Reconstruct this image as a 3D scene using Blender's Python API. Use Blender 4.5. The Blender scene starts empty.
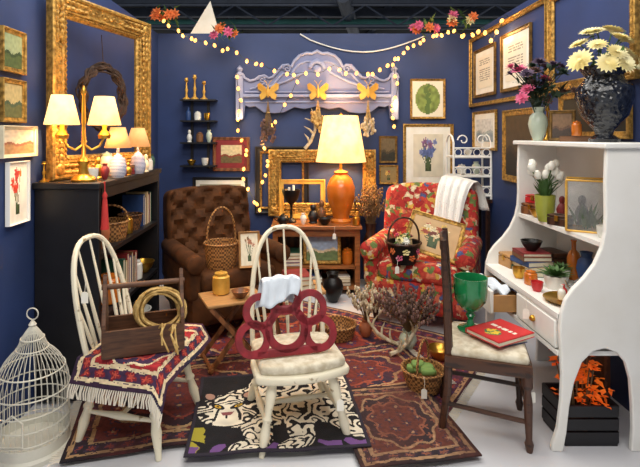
import bpy, bmesh, math, random
from mathutils import Vector, Matrix, noise as mn
R=math.radians; PI=math.pi; V=Vector
random.seed(11)
C=bpy.context.scene.collection
U=random.uniform
def P(px,py,Y): return V(((px-300)*Y/480,Y,1.42-(py-135)*Y/480))
def FL(px,py):
    Y=681.6/(py-135); return V(((px-300)*Y/480,Y,0))
def H(h):
    h=h.lstrip('#'); o=[]
    for i in (0,2,4):
        c=int(h[i:i+2],16)/255; o.append(c/12.92 if c<=.04045 else ((c+.055)/1.055)**2.4)
    return tuple(o)
def mulc(c,k): return tuple(min(1,max(0,x*k)) for x in c)
def mixc(a,b,k): k=min(1,max(0,k)); return tuple(x*(1-k)+y*k for x,y in zip(a,b))
def tagit(o,label,cat,group=None,kind=None):
    if label: o['label']=label
    if cat: o['category']=cat
    if group: o['group']=group
    if kind: o['kind']=kind
def thing(name,label,cat,loc=(0,0,0),rz=0,group=None,rx=0,ry=0,s=1):
    o=bpy.data.objects.new(name,None); C.objects.link(o); o.empty_display_size=.05
    o.location=loc; o.rotation_euler=(R(rx),R(ry),R(rz)); o.scale=(s,s,s)
    tagit(o,label,cat,group); return o
# ---------------------------------------------------------------- materials
def mt(name,c1,rough=.5,metal=0,c2=None,kind='noise',sc=9,st=(1,1,1),bump=0,emit=0,trans=0,lo=.35,hi=.65,coat=0,holes=0,sheen=0):
    if isinstance(c1,str): c1=H(c1)
    if c2 is None: c2=mulc(c1,.82)
    elif isinstance(c2,str): c2=H(c2)
    m=bpy.data.materials.new(name); m.use_nodes=True; n=m.node_tree.nodes; L=m.node_tree.links; b=n['Principled BSDF']
    tc=n.new('ShaderNodeTexCoord'); mp=n.new('ShaderNodeMapping'); mp.inputs['Scale'].default_value=tuple(sc*x for x in st)
    L.new(tc.outputs['Object'],mp.inputs['Vector'])
    if kind=='noise': t=n.new('ShaderNodeTexNoise'); t.inputs['Scale'].default_value=1; t.inputs['Detail'].default_value=4; out=t.outputs[0]
    elif kind=='wave': t=n.new('ShaderNodeTexWave'); t.inputs['Scale'].default_value=1; t.inputs['Distortion'].default_value=3; t.inputs['Detail'].default_value=3; out=t.outputs[1]
    elif kind=='rings': t=n.new('ShaderNodeTexWave'); t.bands_direction='Z'; t.inputs['Scale'].default_value=1; t.inputs['Distortion'].default_value=.3; out=t.outputs[1]
    elif kind=='vor': t=n.new('ShaderNodeTexVoronoi'); t.inputs['Scale'].default_value=1; out=t.outputs[0]
    else: t=n.new('ShaderNodeTexChecker'); t.inputs['Scale'].default_value=1; out=t.outputs[1]
    L.new(mp.outputs[0],t.inputs['Vector'])
    r=n.new('ShaderNodeValToRGB'); r.color_ramp.elements[0].position=lo; r.color_ramp.elements[1].position=hi
    r.color_ramp.elements[0].color=(*c2,1); r.color_ramp.elements[1].color=(*c1,1)
    L.new(out,r.inputs[0]); L.new(r.outputs[0],b.inputs['Base Color'])
    b.inputs['Roughness'].default_value=rough; b.inputs['Metallic'].default_value=metal
    if trans: b.inputs['Transmission Weight'].default_value=trans
    if coat: b.inputs['Coat Weight'].default_value=coat
    if sheen: b.inputs['Specular IOR Level'].default_value=sheen
    if holes:
        q=n.new('ShaderNodeMath'); q.operation='GREATER_THAN'; q.inputs[1].default_value=holes; L.new(out,q.inputs[0]); L.new(q.outputs[0],b.inputs['Alpha'])
    if emit:
        L.new(r.outputs[0],b.inputs['Emission Color']); b.inputs['Emission Strength'].default_value=emit
    if bump:
        bp=n.new('ShaderNodeBump'); bp.inputs['Strength'].default_value=bump; bp.inputs['Distance'].default_value=.01
        L.new(out,bp.inputs['Height']); L.new(bp.outputs[0],b.inputs['Normal'])
    return m
def cells(name,stops,sc,rough=.85,ds=.07):
    m=mt(name,'#808080',rough); n=m.node_tree.nodes; L=m.node_tree.links; b=n['Principled BSDF']
    tc=n.new('ShaderNodeTexCoord'); no=n.new('ShaderNodeTexNoise'); no.inputs['Scale'].default_value=sc*.9; no.inputs['Detail'].default_value=4
    mx=n.new('ShaderNodeMixRGB'); mx.blend_type='ADD'; mx.inputs[0].default_value=ds
    L.new(tc.outputs['Object'],no.inputs['Vector']); L.new(tc.outputs['Object'],mx.inputs[1]); L.new(no.outputs['Color'],mx.inputs[2])
    v=n.new('ShaderNodeTexVoronoi'); v.inputs['Scale'].default_value=sc; L.new(mx.outputs[0],v.inputs['Vector'])
    sp=n.new('ShaderNodeSeparateColor'); L.new(v.outputs['Color'],sp.inputs[0])
    r=n.new('ShaderNodeValToRGB'); r.color_ramp.interpolation='CONSTANT'
    while len(r.color_ramp.elements)<len(stops): r.color_ramp.elements.new(.5)
    for e,(p,c) in zip(r.color_ramp.elements,stops): e.position=p; e.color=(*H(c),1)
    r2=n.new('ShaderNodeValToRGB'); r2.color_ramp.elements[0].position=.12; r2.color_ramp.elements[1].position=.5; r2.color_ramp.elements[0].color=(1,1,1,1); r2.color_ramp.elements[1].color=(.45,.4,.4,1)
    L.new(v.outputs[0],r2.inputs[0])
    ml=n.new('ShaderNodeMixRGB'); ml.blend_type='MULTIPLY'; ml.inputs[0].default_value=.55; L.new(r.outputs[0],ml.inputs[1]); L.new(r2.outputs[0],ml.inputs[2])
    L.new(sp.outputs[0],r.inputs[0]); L.new(ml.outputs[0],b.inputs['Base Color']); return m
def paintmat(name,rough):
    m=bpy.data.materials.new(name); m.use_nodes=True; n=m.node_tree.nodes; L=m.node_tree.links; b=n['Principled BSDF']
    a=n.new('ShaderNodeAttribute'); a.attribute_name='Col'; L.new(a.outputs['Color'],b.inputs['Base Color']); b.inputs['Roughness'].default_value=rough
    if rough>.8:
        t=n.new('ShaderNodeTexNoise'); t.inputs['Scale'].default_value=350; bp=n.new('ShaderNodeBump'); bp.inputs['Strength'].default_value=.4; bp.inputs['Distance'].default_value=.004
        L.new(t.outputs[0],bp.inputs['Height']); L.new(bp.outputs[0],b.inputs['Normal'])
    return m
M_=dict(
 wall=mt('blue_paint','#283c6c',.6,c2='#243661',sc=3), floor=mt('pale_floor','#dcdde0',.35,c2='#cccdd2',sc=2),
 ceil=mt('dark_ceiling','#191c24',.8), beam=mt('dark_steel','#4b5568',.5,.2), gold=mt('antique_gold','#cda050',.42,.55,c2='#80602a',sc=45,bump=.5),
 brass=mt('brass','#dcab48',.28,.9,c2='#b98a35'), gilt=mt('bright_gilt','#e6b856',.4,.3,c2='#c79338'), dgold=mt('dull_gold','#8f6d35',.5,.5,c2='#5c4420',sc=30,bump=.3),
 black=mt('black_paint','#17161a',.45,c2='#100f12'), white=mt('white_paint','#f0efea',.45,c2='#e8e6df',sc=4), cream=mt('cream_paint','#e6dcc0',.5,c2='#cfc3a2',sc=14),
 creamwall=mt('worn_cream','#e9e1c8',.5,c2='#9c8762',sc=24,lo=.30,hi=.38), dwood=mt('dark_wood','#4a2c1c',.4,c2='#2c180e',kind='wave',sc=6,st=(1,1,6)),
 mwood=mt('mid_wood','#875430',.4,c2='#633a1e',kind='wave',sc=5,st=(1,1,5)), lwood=mt('tan_wood','#b98a55',.5,c2='#a2784a',sc=12,st=(1,6,1)), cwood=mt('warm_wood','#a5683a',.4,c2='#7a4722',sc=6,st=(1,8,8)),
 gwood=mt('weathered_wood','#65412a',.6,c2='#3f2617',sc=9,st=(1,8,8)), wicker=mt('wicker','#b07d45',.7,c2='#5f3c1c',kind='check',sc=70,bump=.6),
 dwicker=mt('dark_wicker','#7a4e2b',.7,c2='#3b2413',kind='check',sc=65,bump=.6), brown=mt('brown_velvet','#5a3519',.8,c2='#3f2410',sc=10,sheen=.25),
 floral=cells('red_floral',[(0,'#c4342c'),(.3,'#cf4a36'),(.48,'#a82626'),(.6,'#e6b84e'),(.69,'#6f8444'),(.77,'#f0dcb2'),(.87,'#e27a5a'),(.95,'#4f6090')],25,ds=.10),
 hb=mt('blue_grey_paint','#7d85a8',.7,c2='#6f779b',sc=4), hbw=mt('worn_blue','#9aa1bf',.7,c2='#858dae',sc=8),
 red=mt('red_paint','#94202c',.5,c2='#6f161f',sc=18), rbook=mt('red_cover','#c9282c',.4), shade=mt('cream_shade','#ffd894',.8,emit=1.5,c2='#ffc878'), tshade=mt('tan_shade','#e0a468',.8,emit=.8,c2='#cf8c4c'),
 amber=mt('amber_ceramic','#d67a28',.22,c2='#bb6119',sc=6,coat=.5), bulb=mt('bulb','#ffb65a',.4,emit=3.4,c2='#ffa843'), wire=mt('dark_wire','#2a3328',.6), twig=mt('dark_twig','#4a3424',.85,c2='#2c1d14',sc=25),
 leaf=mt('leaf_green','#54793b',.6,c2='#345427'), dleaf=mt('deep_leaf','#375038',.6,c2='#1f3022'), yel=mt('cream_petal','#f8f0c4',.7,c2='#ecd98c'), wpet=mt('white_petal','#f5f3e8',.7),
 purp=mt('dusky_petal','#54405c',.7,c2='#362839'), orange=mt('glowing_orange_leaf','#f07a1c',.6,c2='#c8470e',emit=.25), pink=mt('pink_petal','#d8658a',.7), opet=mt('coral_petal','#e2793f',.7),  # orange leaves: faint glow added by emission, though they are no lamp
 dry=mt('dried_stem','#8b6b45',.85,c2='#5d4529'), heather=mt('dried_heather','#85625a',.85,c2='#523f36'), urn=mt('black_glass','#20242c',.15,c2='#0c0d12',kind='vor',sc=45,bump=.9,coat=.6),
 ggl=mt('green_glass','#27985a',.12,trans=.2,c2='#1b7a46',coat=.5), ylg=mt('lime_glass','#c3c956',.2,trans=.3), cer=mt('white_ceramic','#eceae0',.25,coat=.4), cerg=mt('sage_ceramic','#c8d5c0',.3,coat=.3),
 bstr=mt('blue_stripe_ceramic','#e8eaf0',.25,c2='#2d4f8c',kind='rings',sc=38,lo=.45,hi=.55), iron=mt('black_iron','#1b1a1a',.4,.4), paper=mt('paper','#f4f1e6',.8,c2='#eae5d4'), pages=mt('page_block','#e8dfc6',.8),
 glass=mt('clear_glass','#ffffff',.05,trans=.92), rope=mt('raffia','#cfae6e',.85,c2='#9c7a3f',sc=40), seatf=mt('cream_fabric','#ddd5c0',.85,c2='#bfb297',sc=30), lace=mt('lace','#f6f3ec',.85,c2='#e4dfd4',kind='vor',sc=75,lo=.1,hi=.3,holes=.2),
 tass=mt('red_tassel','#c3322f',.8), bgreen=mt('green_book','#2f5b46',.5), bblue=mt('blue_book','#2e4a7d',.5), bbrown=mt('brown_book','#7a5233',.5), btan=mt('tan_book','#c7ab7c',.6), bred=mt('maroon_book','#8a2a2c',.5),
 teal=mt('teal_paint','#3f7a78',.5), antl=mt('antler','#d9cbb0',.6,c2='#a8926d',sc=25), fringe=mt('fringe','#efe7d6',.9), cage=mt('cage_white','#d9d6c8',.45), bk=mt('near_black','#131216',.5), gcloth=mt('green_cloth','#7a9a52',.85), lblue=mt('pale_blue_cloth','#dbe4ee',.9),silver=mt('silver','#c9ccd0',.25,.9),terra=mt('terracotta','#b4673f',.7))
PAINT=paintmat('painted_surface',.5); WOOL=paintmat('woven_wool',.95)
# ---------------------------------------------------------------- mesh builder
def T(x,y=None,z=None): return Matrix.Translation(V(x) if y is None else V((x,y,z)))
def Rt(a,ax): return Matrix.Rotation(R(a),4,ax)
def zto(d): return V((0,0,1)).rotation_difference(V(d)).to_matrix().to_4x4()
class MB:
    def __init__(s): s.v=[]; s.f=[]
    def add(s,vs,fs,M=None):
        o=len(s.v); s.v+=[(M@V(v)) if M else V(v) for v in vs]; s.f+=[tuple(i+o for i in f) for f in fs]; return s
    def box(s,c,d,M=None):
        x,y,z=c; a,b,e=d[0]/2,d[1]/2,d[2]/2
        vs=[(x+i*a,y+j*b,z+k*e) for k in(-1,1) for j in(-1,1) for i in(-1,1)]
        return s.add(vs,[(0,2,3,1),(4,5,7,6),(0,1,5,4),(2,6,7,3),(0,4,6,2),(1,3,7,5)],M)
    def lathe(s,prof,n=20,M=None,cap=True):
        pr=list(prof)
        if cap:
            if pr[0][0]>1e-4: pr=[(0,pr[0][1])]+pr
            if pr[-1][0]>1e-4: pr=pr+[(0,pr[-1][1])]
        vs=[(r*math.cos(2*PI*i/n),r*math.sin(2*PI*i/n),z) for r,z in pr for i in range(n)]
        return s.add(vs,[(k*n+i,k*n+(i+1)%n,(k+1)*n+(i+1)%n,(k+1)*n+i) for k in range(len(pr)-1) for i in range(n)],M)
    def tube(s,pts,r,n=7,closed=False,M=None):
        pts=[V(p) for p in pts]; k=len(pts); rr=r if isinstance(r,(list,tuple)) else [r]*k
        vs=[]; u=None
        for i,p in enumerate(pts):
            a=pts[(i-1)%k] if (closed or i>0) else p; b=pts[(i+1)%k] if (closed or i<k-1) else p
            t=(b-a); t=t.normalized() if t.length>1e-9 else V((0,0,1))
            if u is None: u=t.orthogonal().normalized()
            else:
                u=u-t*u.dot(t); u=u.normalized() if u.length>1e-6 else t.orthogonal().normalized()
            w=t.cross(u)
            vs+=[p+(u*math.cos(2*PI*j/n)+w*math.sin(2*PI*j/n))*rr[i] for j in range(n)]
        fs=[(i*n+j,i*n+(j+1)%n,((i+1)%k)*n+(j+1)%n,((i+1)%k)*n+j) for i in range(k if closed else k-1) for j in range(n)]
        if not closed: fs+=[tuple(range(n))[::-1],tuple((k-1)*n+j for j in range(n))]
        return s.add(vs,fs,M)
    def prism(s,pts,y0,y1,M=None):
        n=len(pts); vs=[(x,y0,z) for x,z in pts]+[(x,y1,z) for x,z in pts]
        return s.add(vs,[tuple(range(n)),tuple(range(2*n-1,n-1,-1))]+[(i,i+n,(i+1)%n+n,(i+1)%n) for i in range(n)],M)
    def grid(s,fn,nu,nv,M=None):
        vs=[fn(i/nu,j/nv) for j in range(nv+1) for i in range(nu+1)]
        return s.add(vs,[(j*(nu+1)+i,j*(nu+1)+i+1,(j+1)*(nu+1)+i+1,(j+1)*(nu+1)+i) for j in range(nv) for i in range(nu)],M)
    def rbox(s,c,d,r,n=8,disp=None,M=None):
        h=V(d)/2; r=min(r,min(h)*.98); c=V(c)
        w=lambda t: math.sin(t*PI/2)
        for ax in range(3):
            for sg in(-1,1):
                def fn(u,v,ax=ax,sg=sg):
                    q=[0,0,0]; q[ax]=sg; q[(ax+1)%3]=w(2*u-1)*sg; q[(ax+2)%3]=w(2*v-1)
                    p=V((q[0]*h[0],q[1]*h[1],q[2]*h[2])); inn=V([max(-(h[i]-r),min(h[i]-r,p[i])) for i in range(3)])
                    dd=p-inn; p=inn+(dd.normalized()*r if dd.length>1e-9 else dd)
                    if disp: p=disp(p)
                    return p+c
                s.grid(fn,n,n,M)
        return s
    def ball(s,c,d,n=10,M=None):
        m=T(V(c))@Matrix.Diagonal((d[0],d[1],d[2],1)) if not isinstance(d,(int,float)) else T(V(c))@Matrix.Scale(d,4)
        return s.lathe([(math.cos(a),math.sin(a)) for a in [-PI/2+PI*i/6 for i in range(7)]],n,(M@m) if M else m,False)
    def turned(s,p0,p1,prof,n=10,M=None):
        p0=V(p0);p1=V(p1);d=p1-p0; m=T(p0)@zto(d); return s.lathe([(r,t*d.length) for t,r in prof],n,(M@m) if M else m)
    def leaf(s,p,d,l,w,up=V((0,0,1))):
        p=V(p);d=V(d).normalized(); sd=d.cross(up); sd=sd.normalized() if sd.length>1e-4 else V((1,0,0)); nn=sd.cross(d)
        vs=[p,p+d*l*.45+sd*w/2+nn*l*.06,p+d*l*.45-nn*l*.05+nn*l*.08,p+d*l*.45-sd*w/2+nn*l*.06,p+d*l]
        return s.add(vs,[(0,1,2),(0,2,3),(1,4,2),(2,4,3)])
    def build(s,name,mat,parent=None,smooth=True,W=False,solid=0,bevel=0,loc=None,label=None):
        off=V(parent.location) if (W and parent) else (V(loc) if loc else V((0,0,0)))
        me=bpy.data.meshes.new(name); me.from_pydata([v-off for v in s.v],[],s.f)
        bm=bmesh.new(); bm.from_mesh(me); bmesh.ops.remove_doubles(bm,verts=bm.verts,dist=2e-5)
        bmesh.ops.dissolve_degenerate(bm,dist=1e-6,edges=bm.edges); bmesh.ops.recalc_face_normals(bm,faces=bm.faces); bm.to_mesh(me); bm.free()
        if smooth:
            for p in me.polygons: p.use_smooth=True
            me.set_sharp_from_angle(angle=R(42))
        me.materials.append(M_[mat] if isinstance(mat,str) else mat)
        o=bpy.data.objects.new(name,me); C.objects.link(o)
        if parent: o.parent=parent
        elif loc: o.location=loc
        if solid: q=o.modifiers.new('s','SOLIDIFY'); q.thickness=solid; q.offset=0
        if bevel: q=o.modifiers.new('b','BEVEL'); q.width=bevel; q.segments=2; q.limit_method='ANGLE'
        if label: o['label']=label
        return o
    def one(s,name,mat,label,cat,group=None,kind=None,**k):
        lo=V([min(v[i] for v in s.v) for i in range(3)]); hi=V([max(v[i] for v in s.v) for i in range(3)])
        o=s.build(name,mat,loc=((lo.x+hi.x)/2,(lo.y+hi.y)/2,lo.z),**k); tagit(o,label,cat,group,kind); return o
def B(c,d): return MB().box(c,d)
def paint(name,parent,w,h,nx,ny,fn,pos=lambda x,z:(x,0,z),solid=0,mat=None,loc=None,rz=0):
    vs=[pos(-w/2+w*i/nx,-h/2+h*j/ny) for j in range(ny+1) for i in range(nx+1)]
    fs=[(j*(nx+1)+i,j*(nx+1)+i+1,(j+1)*(nx+1)+i+1,(j+1)*(nx+1)+i) for j in range(ny) for i in range(nx)]
    me=bpy.data.meshes.new(name); me.from_pydata(vs,[],fs); a=me.color_attributes.new('Col','FLOAT_COLOR','CORNER'); buf=[]
    for j in range(ny):
        for i in range(nx): buf+=[*fn((i+.5)/nx,(j+.5)/ny),1.0]*4
    a.data.foreach_set('color',buf); me.materials.append(mat or PAINT)
    if mat:
        for p in me.polygons: p.use_smooth=True
    o=bpy.data.objects.new(name,me); C.objects.link(o)
    if parent: o.parent=parent
    if loc: o.location=loc
    o.rotation_euler.z=R(rz)
    if solid: q=o.modifiers.new('s','SOLIDIFY'); q.thickness=solid; q.offset=-1
    return o
def nz(x,y,s,o=0): return mn.noise(V((x*s,y*s,o)))
# ---------------------------------------------------------------- setting
def st(mb,name,mat,**k): o=mb.one(name,mat,None,None,kind='structure',smooth=False,**k); return o
RW=1.69; LW=-1.40; BW=4.73
st(B((0,6,-.05),(14,18,.1)),'floor','floor')
st(B(((LW+RW)/2,BW+.05,1.21),(RW-LW+.2,.1,2.42)),'wall_back','wall')
st(B((LW-.05,3.0,1.21),(.1,3.45,2.42)),'wall_left','wall')
st(B((RW+.05,3.0,1.21),(.1,3.45,2.42)),'wall_right','wall')
st(B((0,6,3.4),(14,18,.1)),'ceiling','ceil')
k=0
def trim(m,mat='beam'):
    global k; k+=1; st(m,'trim_%d'%k,mat)
for y in (6.3,7.0,7.8,8.8): trim(B((0,y,3.2),(14,.07,.12)))
for x in (-3.4,-2.2,-1.1,.15,1.3,2.5,3.7): trim(B((x,8,3.3),(.06,6,.08)))
trim(MB().tube([(-7,6.6,2.95),(7,6.6,2.97)],.05,10),'teal')
trim(MB().tube([(.5,5.6,3.05),(1.6,12,3.1)],.09,12))
m=MB().tube([(-6,5.9,3.02),(6,5.9,3.02)],.02,6).tube([(-6,5.9,2.76),(6,5.9,2.76)],.02,6)
for i in range(30): m.tube([(-6+.4*i,5.9,3.02 if i%2 else 2.76),(-5.6+.4*i,5.9,2.76 if i%2 else 3.02)],.012,5)
trim(m)
# ---------------------------------------------------------------- frames and pictures
def mold(w,h,fw,d,fancy=0):
    pr=[(0,0),(0,-d),(fw*.18,-d*1.15),(fw*.32,-d*.75),(fw*.55,-d*.7),(fw*.8,-d*1.0 if fancy else -d*.55),(fw*.9,-d*.6),(fw,-d*.35),(fw,0)]
    if fancy: pr=[(0,0),(0,-d),(fw*.08,-d*1.15),(fw*.16,-d*1.1),(fw*.2,-d*.8),(fw*.35,-d*.78),(fw*.55,-d*.62),(fw*.66,-d*.6),(fw*.7,-d*.75),(fw*.76,-d*.75),(fw*.8,-d*.5),(fw*.86,-d*.48),(fw*.9,-d*.58),(fw*.95,-d*.4),(fw,-d*.3),(fw,0)]
    m=MB(); vs=[]
    for t,y in pr:
        a,b=w/2-t,h/2-t; vs+=[(-a,y,-b),(a,y,-b),(a,y,b),(-a,y,b)]
    m.add(vs,[(k*4+i,k*4+(i+1)%4,(k+1)*4+(i+1)%4,(k+1)*4+i) for k in range(len(pr)-1) for i in range(4)])
    if fancy:
        for sx in(-1,1):
            for sz in(-1,1):
                c=V((sx*(w/2-fw*.42),-d*.9,sz*(h/2-fw*.42))); m.ball(c,(fw*.26,d*.35,fw*.26),8)
                for q in range(1,7):
                    for off in(-.14,.14):
                        m.ball(c+V((-sx*q*fw*.26,.1*d,sz*off*fw)),(fw*.17,d*.25,fw*.11*(1.2-q*.1)),6); m.ball(c+V((sx*off*fw,.1*d,-sz*q*fw*.26)),(fw*.11*(1.2-q*.1),d*.25,fw*.17),6)
        sp=fw*.2; n=int(w/sp)
        for i in range(1,n):
            for sz in(-1,1): m.ball((-w/2+w*i/n,-d*.68,sz*(h/2-fw*(.38 if i%2 else .50))),(sp*.5,d*.2,fw*.07),6); m.ball((-w/2+w*i/n,-d*.62,sz*(h/2-fw*.86)),(sp*.36,d*.16,fw*.035),6)
        n=int(h/sp)
        for i in range(1,n):
            for sx in(-1,1): m.ball((sx*(w/2-fw*(.38 if i%2 else .50)),-d*.68,-h/2+h*i/n),(fw*.07,d*.2,sp*.5),6); m.ball((sx*(w/2-fw*.86),-d*.62,-h/2+h*i/n),(fw*.035,d*.16,sp*.36),6)
    return m
def pic(label,c,rz,w,h,fw,fm,fn=None,mat=None,matw=0,rx=0,name='framed_picture',cat='picture',fancy=0,d=.02,ry=0,group=None,res=30):
    t=thing(name,label,cat,V(c),rz,group,rx,ry)
    mold(w,h,fw,d,fancy).build('frame',fm,t)
    if fn is None and mat is None: return t
    iw,ih=w-2*fw,h-2*fw
    if mat: MB().box((0,-.004,0),(iw+.004,.004,ih+.004)).build('mat_board',mat,t,smooth=False)
    if fn: paint('picture',t,iw-2*matw,ih-2*matw,res,res,fn,lambda x,z:(x,-.0085,z))
    return t
def land(sky,gr,ac,s=3):
    a,b,c=H(sky),H(gr),H(ac)
    def f(u,v):
        h=.45+.14*nz(u,.3,s); n=nz(u,v,9)
        if v>h+.22*max(0,nz(u,2,5)): return mulc(a,1+.25*n)
        if v>h-.1: return mulc(c,1+.5*n)
        return mulc(b,1+.4*n)
    return f
def flow(bg,cols,stem='#4a5b38',n=9,seed=1):
    rr=random.Random(seed); bs=[(rr.uniform(.25,.75),rr.uniform(.5,.85),rr.uniform(.06,.11),H(rr.choice(cols))) for _ in range(n)]; b=H(bg); sm=H(stem)
    def f(u,v):
        for x,y,r,c in bs:
            q=math.hypot(u-x,v-y)
            if q<r*(.8+.25*math.sin(6*math.atan2(v-y,u-x))): return mulc(c,.6+.6*q/r)
        for x,y,r,c in bs:
            if v<y and v>.15 and abs(u-(.5+(x-.5)*(v-.15)/(y-.15)))<.014: return sm
        if .12<v<.3 and abs(u-.5)<.1: return mulc(sm,.6)
        return mulc(b,1+.12*nz(u,v,6))
    return f
def doc(u,v):
    if .12<u<.88 and .1<v<.9 and (v*16)%1<.38 and nz(u*2,math.floor(v*16)*3.1,9)>-.25: return H('#9a9280')
    return H('#efe6cf')
def oval(u,v):
    q=((u-.5)/.4)**2+((v-.5)/.42)**2
    if q<1: return mulc(H('#8fa24e'),.75+.5*nz(u,v,8)) if abs(u-.5-.1*nz(v,1,6))>.05+.1*abs(nz(u,v,11)) else H('#5a7034')
    return H('#e9e0c6')
def bwrect(px0,py0,px1,py1): 
    a=P(px0,py0,BW-.005); b=P(px1,py1,BW-.005); return (a+b)/2,b.x-a.x,a.z-b.z
for lab,r,fw,fm,fn,mat,mw,kw in [
 ('small red-matted landscape in a wooden frame beside the black wall shelf',(213,137,250,171),.03,'mwood',land('#d8c79a','#6a5a35','#8a3d28'),'bred',.05,{}),
 ('wide dark-framed painting low behind the brown velvet armchair',(193,177,248,222),.03,'black',land('#a8a58c','#2f4a58','#576b62'),'paper',.04,{}),
 ('green oval botanical print in a thin gilt frame, high on the back wall',(410,79,445,119),.022,'gold',oval,None,0,{}),
 ('small dark framed print above a smaller gilt one, right of the amber lamp',(379,136,397,163),.022,'dgold',land('#6b5a3c','#2c2a1c','#473a24'),None,0,{}),
 ('tiny gilt-framed picture directly beneath the small dark print',(379,165,398,184),.018,'gold',flow('#8c7a4e',['#b0553c','#d8b25a'],n=5,seed=3),None,0,{}),
 ('gilt-framed blue bouquet print with wide cream mat above the floral armchair',(403,124,453,187),.03,'gold',flow('#dcd3bb',['#5b6a9c','#7d86b4','#8a5f86'],n=14,seed=5),'paper',.07,{})]:
    c,w,h=bwrect(*r); pic(lab,c,0,w,h,fw,fm,fn,mat,mw)
def lw(px0,px1,z0,z1): y0=-LW*480/(300-px0); y1=-LW*480/(300-px1); return V((LW+.005,(y0+y1)/2,(z0+z1)/2)),y1-y0,z1-z0
def rw(px0,px1,z0,z1): y0=RW*480/(px0-300); y1=RW*480/(px1-300); return V((RW-.005,(y0+y1)/2,(z0+z1)/2)),y0-y1,z1-z0
for lab,r,fw,fm,fn,mat,mw in [
 ('gilt-framed green print, topmost of the small pictures on the left wall',(-2,22,1.72,1.93),.025,'gold',land('#9aa77c','#4d5f35','#2f4527'),None,0),
 ('gilt-framed brown and green print, second down on the left wall',(-2,22,1.48,1.69),.025,'gold',land('#c2ab74','#5a5f38','#37503c'),None,0),
 ('pale-framed brown landscape print above the flower canvas on the left wall',(-2,33,1.31,1.465),.018,'cream',land('#dccdb0','#a37f5a','#8a5a48'),None,0),
 ('narrow white canvas painted with red and orange flowers on the left wall',(4,25,.985,1.29),.008,'white',flow('#efe9dc',['#c8402c','#e07a35','#b8302c'],n=9,seed=9),None,0)]:
    c,w,h=lw(*r); pic(lab,c,90,w,h,fw,fm,fn,mat,mw)
for lab,r,fw,fm,fn,mat,mw,kw in [
 ('wide thin gilt frame surrounding two documents on the right wall',(471.5,549,1.69,2.36),.035,'gold',None,None,0,{'name':'empty_frame','cat':'frame'}),
 ('gilt-framed certificate nearest the back corner of the right wall',(476,497,1.77,2.22),.03,'dgold',doc,'paper',.05,{}),
 ('gilt-framed certificate second from the back corner of the right wall',(503,533,1.77,2.24),.03,'dgold',doc,'paper',.05,{}),
 ('gilt-framed pale sketch beneath the certificates on the right wall',(475,498,1.285,1.64),.025,'gold',land('#d9d6ce','#8f9aa0','#a8b0ac'),'paper',.05,{}),
 ('gilt-framed dark portrait-format painting behind the dark flowers, right wall',(505,537,1.05,1.62),.05,'gold',land('#4d3a24','#1d150e','#33241a'),None,0,{}),
 ('large open gilt frame on the right wall around and above the urn',(551,641,1.70,2.36),.06,'gold',None,None,0,{'name':'empty_frame','cat':'frame','fancy':1,'d':.025}),
 ('dark gilt-framed landscape hanging low behind the urn on right wall',(562,634,1.40,1.68),.04,'gold',land('#2f2a20','#0e0d0a','#1a1a12'),None,0,{})]:
    c,w,h=rw(*r); pic(lab,c,-90,w,h,fw,fm,fn,mat,mw,**kw)
t=pic('narrow black and gold empty frame hung on the back wall left of the amber lamp',P(282,180,4.715),0,.53,.66,.06,'bk',name='empty_frame',cat='frame'); mold(.43,.56,.02,.024).build('gold_liner','gold',t)
pic('ornate gilt empty frame leaning on the back wall behind the amber lamp',P(322,182.5,4.67),0,1.04,.64,.125,'gold',name='ornate_frame',cat='frame',fancy=1,d=.035,rx=-2)
pic('small bright gilt empty frame standing inside the ornate one, left of the amber lamp',(.02,4.58,.62+.19),0,.44,.37,.045,'gilt',name='empty_frame',cat='frame',rx=-6)
a=V((-1.365,2.58,0)); b=V((-1.10,3.42,0)); mid=(a+b)/2; ang=math.degrees(math.atan2(b.y-a.y,b.x-a.x))
pic('large ornate gilt frame standing empty on the black bookcase',(mid.x,mid.y,1.17+.52),ang,(b-a).length,1.03,.13,'gold',name='ornate_frame',cat='frame',fancy=1,d=.045)
w=MB(); 
for q in range(16):
    ph=U(0,6); ro=U(-.02,.02); w.tube([(math.cos(2*PI*i/40)*(.155+ro+.012*math.sin(5*2*PI*i/40+ph)),.018*math.sin(7*2*PI*i/40+ph*2),math.sin(2*PI*i/40)*(.19+ro+.012*math.cos(4*2*PI*i/40+ph))) for i in range(40)],.0065,5,True)
tw=thing('wreath','oval dark twig wreath hanging inside the large gilt frame','wreath',V((mid.x-.02,mid.y+.06,1.66)),ang-12)
w.build('twigs','twig',tw); MB().tube([(0,0,.19),(0,.02,.40)],.003,5).build('hanging_cord','twig',tw)
# ---------------------------------------------------------------- headboard
hx=.165; half=[(0,.09),(.12,.06),(.22,.08),(.32,.03),(.42,.02),(.52,.03),(.6,.09),(.66,.08),(.7,.1),(.71,-.03),(.79,-.03),(.79,.36),(.775,.4),(.72,.4),(.70,.36),(.65,.335),(.6,.345),(.56,.375),(.51,.385),(.47,.36),(.43,.37),(.38,.43),(.33,.485),(.28,.49),(.25,.47),(.22,.53),(.17,.58),(.1,.605),(.05,.60),(0,.625)]
out=half+[(-x,z) for x,z in half[::-1]][1:-1]
t=thing('headboard','weathered blue-grey carved wooden headboard hung high on the back wall','headboard',(hx,4.70,1.61))
MB().prism(out,-.04,0).build('panel','hb',t,bevel=.004)
top=[(x,z) for x,z in half[11:]]; path=top+[(-x,z) for x,z in top[::-1]][1:]
MB().tube([(x,-.05,z) for x,z in path],.014,8).build('top_molding','hbw',t)
MB().tube([(x,-.045,z-.08) for x,z in path[4:-4]],.010,8).build('panel_molding','hbw',t)
B((0,-.055,.19),(1.44,.035,.03)).tube([(-.7,-.05,.225),(.7,-.05,.225)],.010,8).build('ledge','hbw',t,bevel=.004); MB().tube([(-.7,-.045,.13),(.7,-.045,.13)],.009,8).build('rail_molding','hbw',t)
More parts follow.
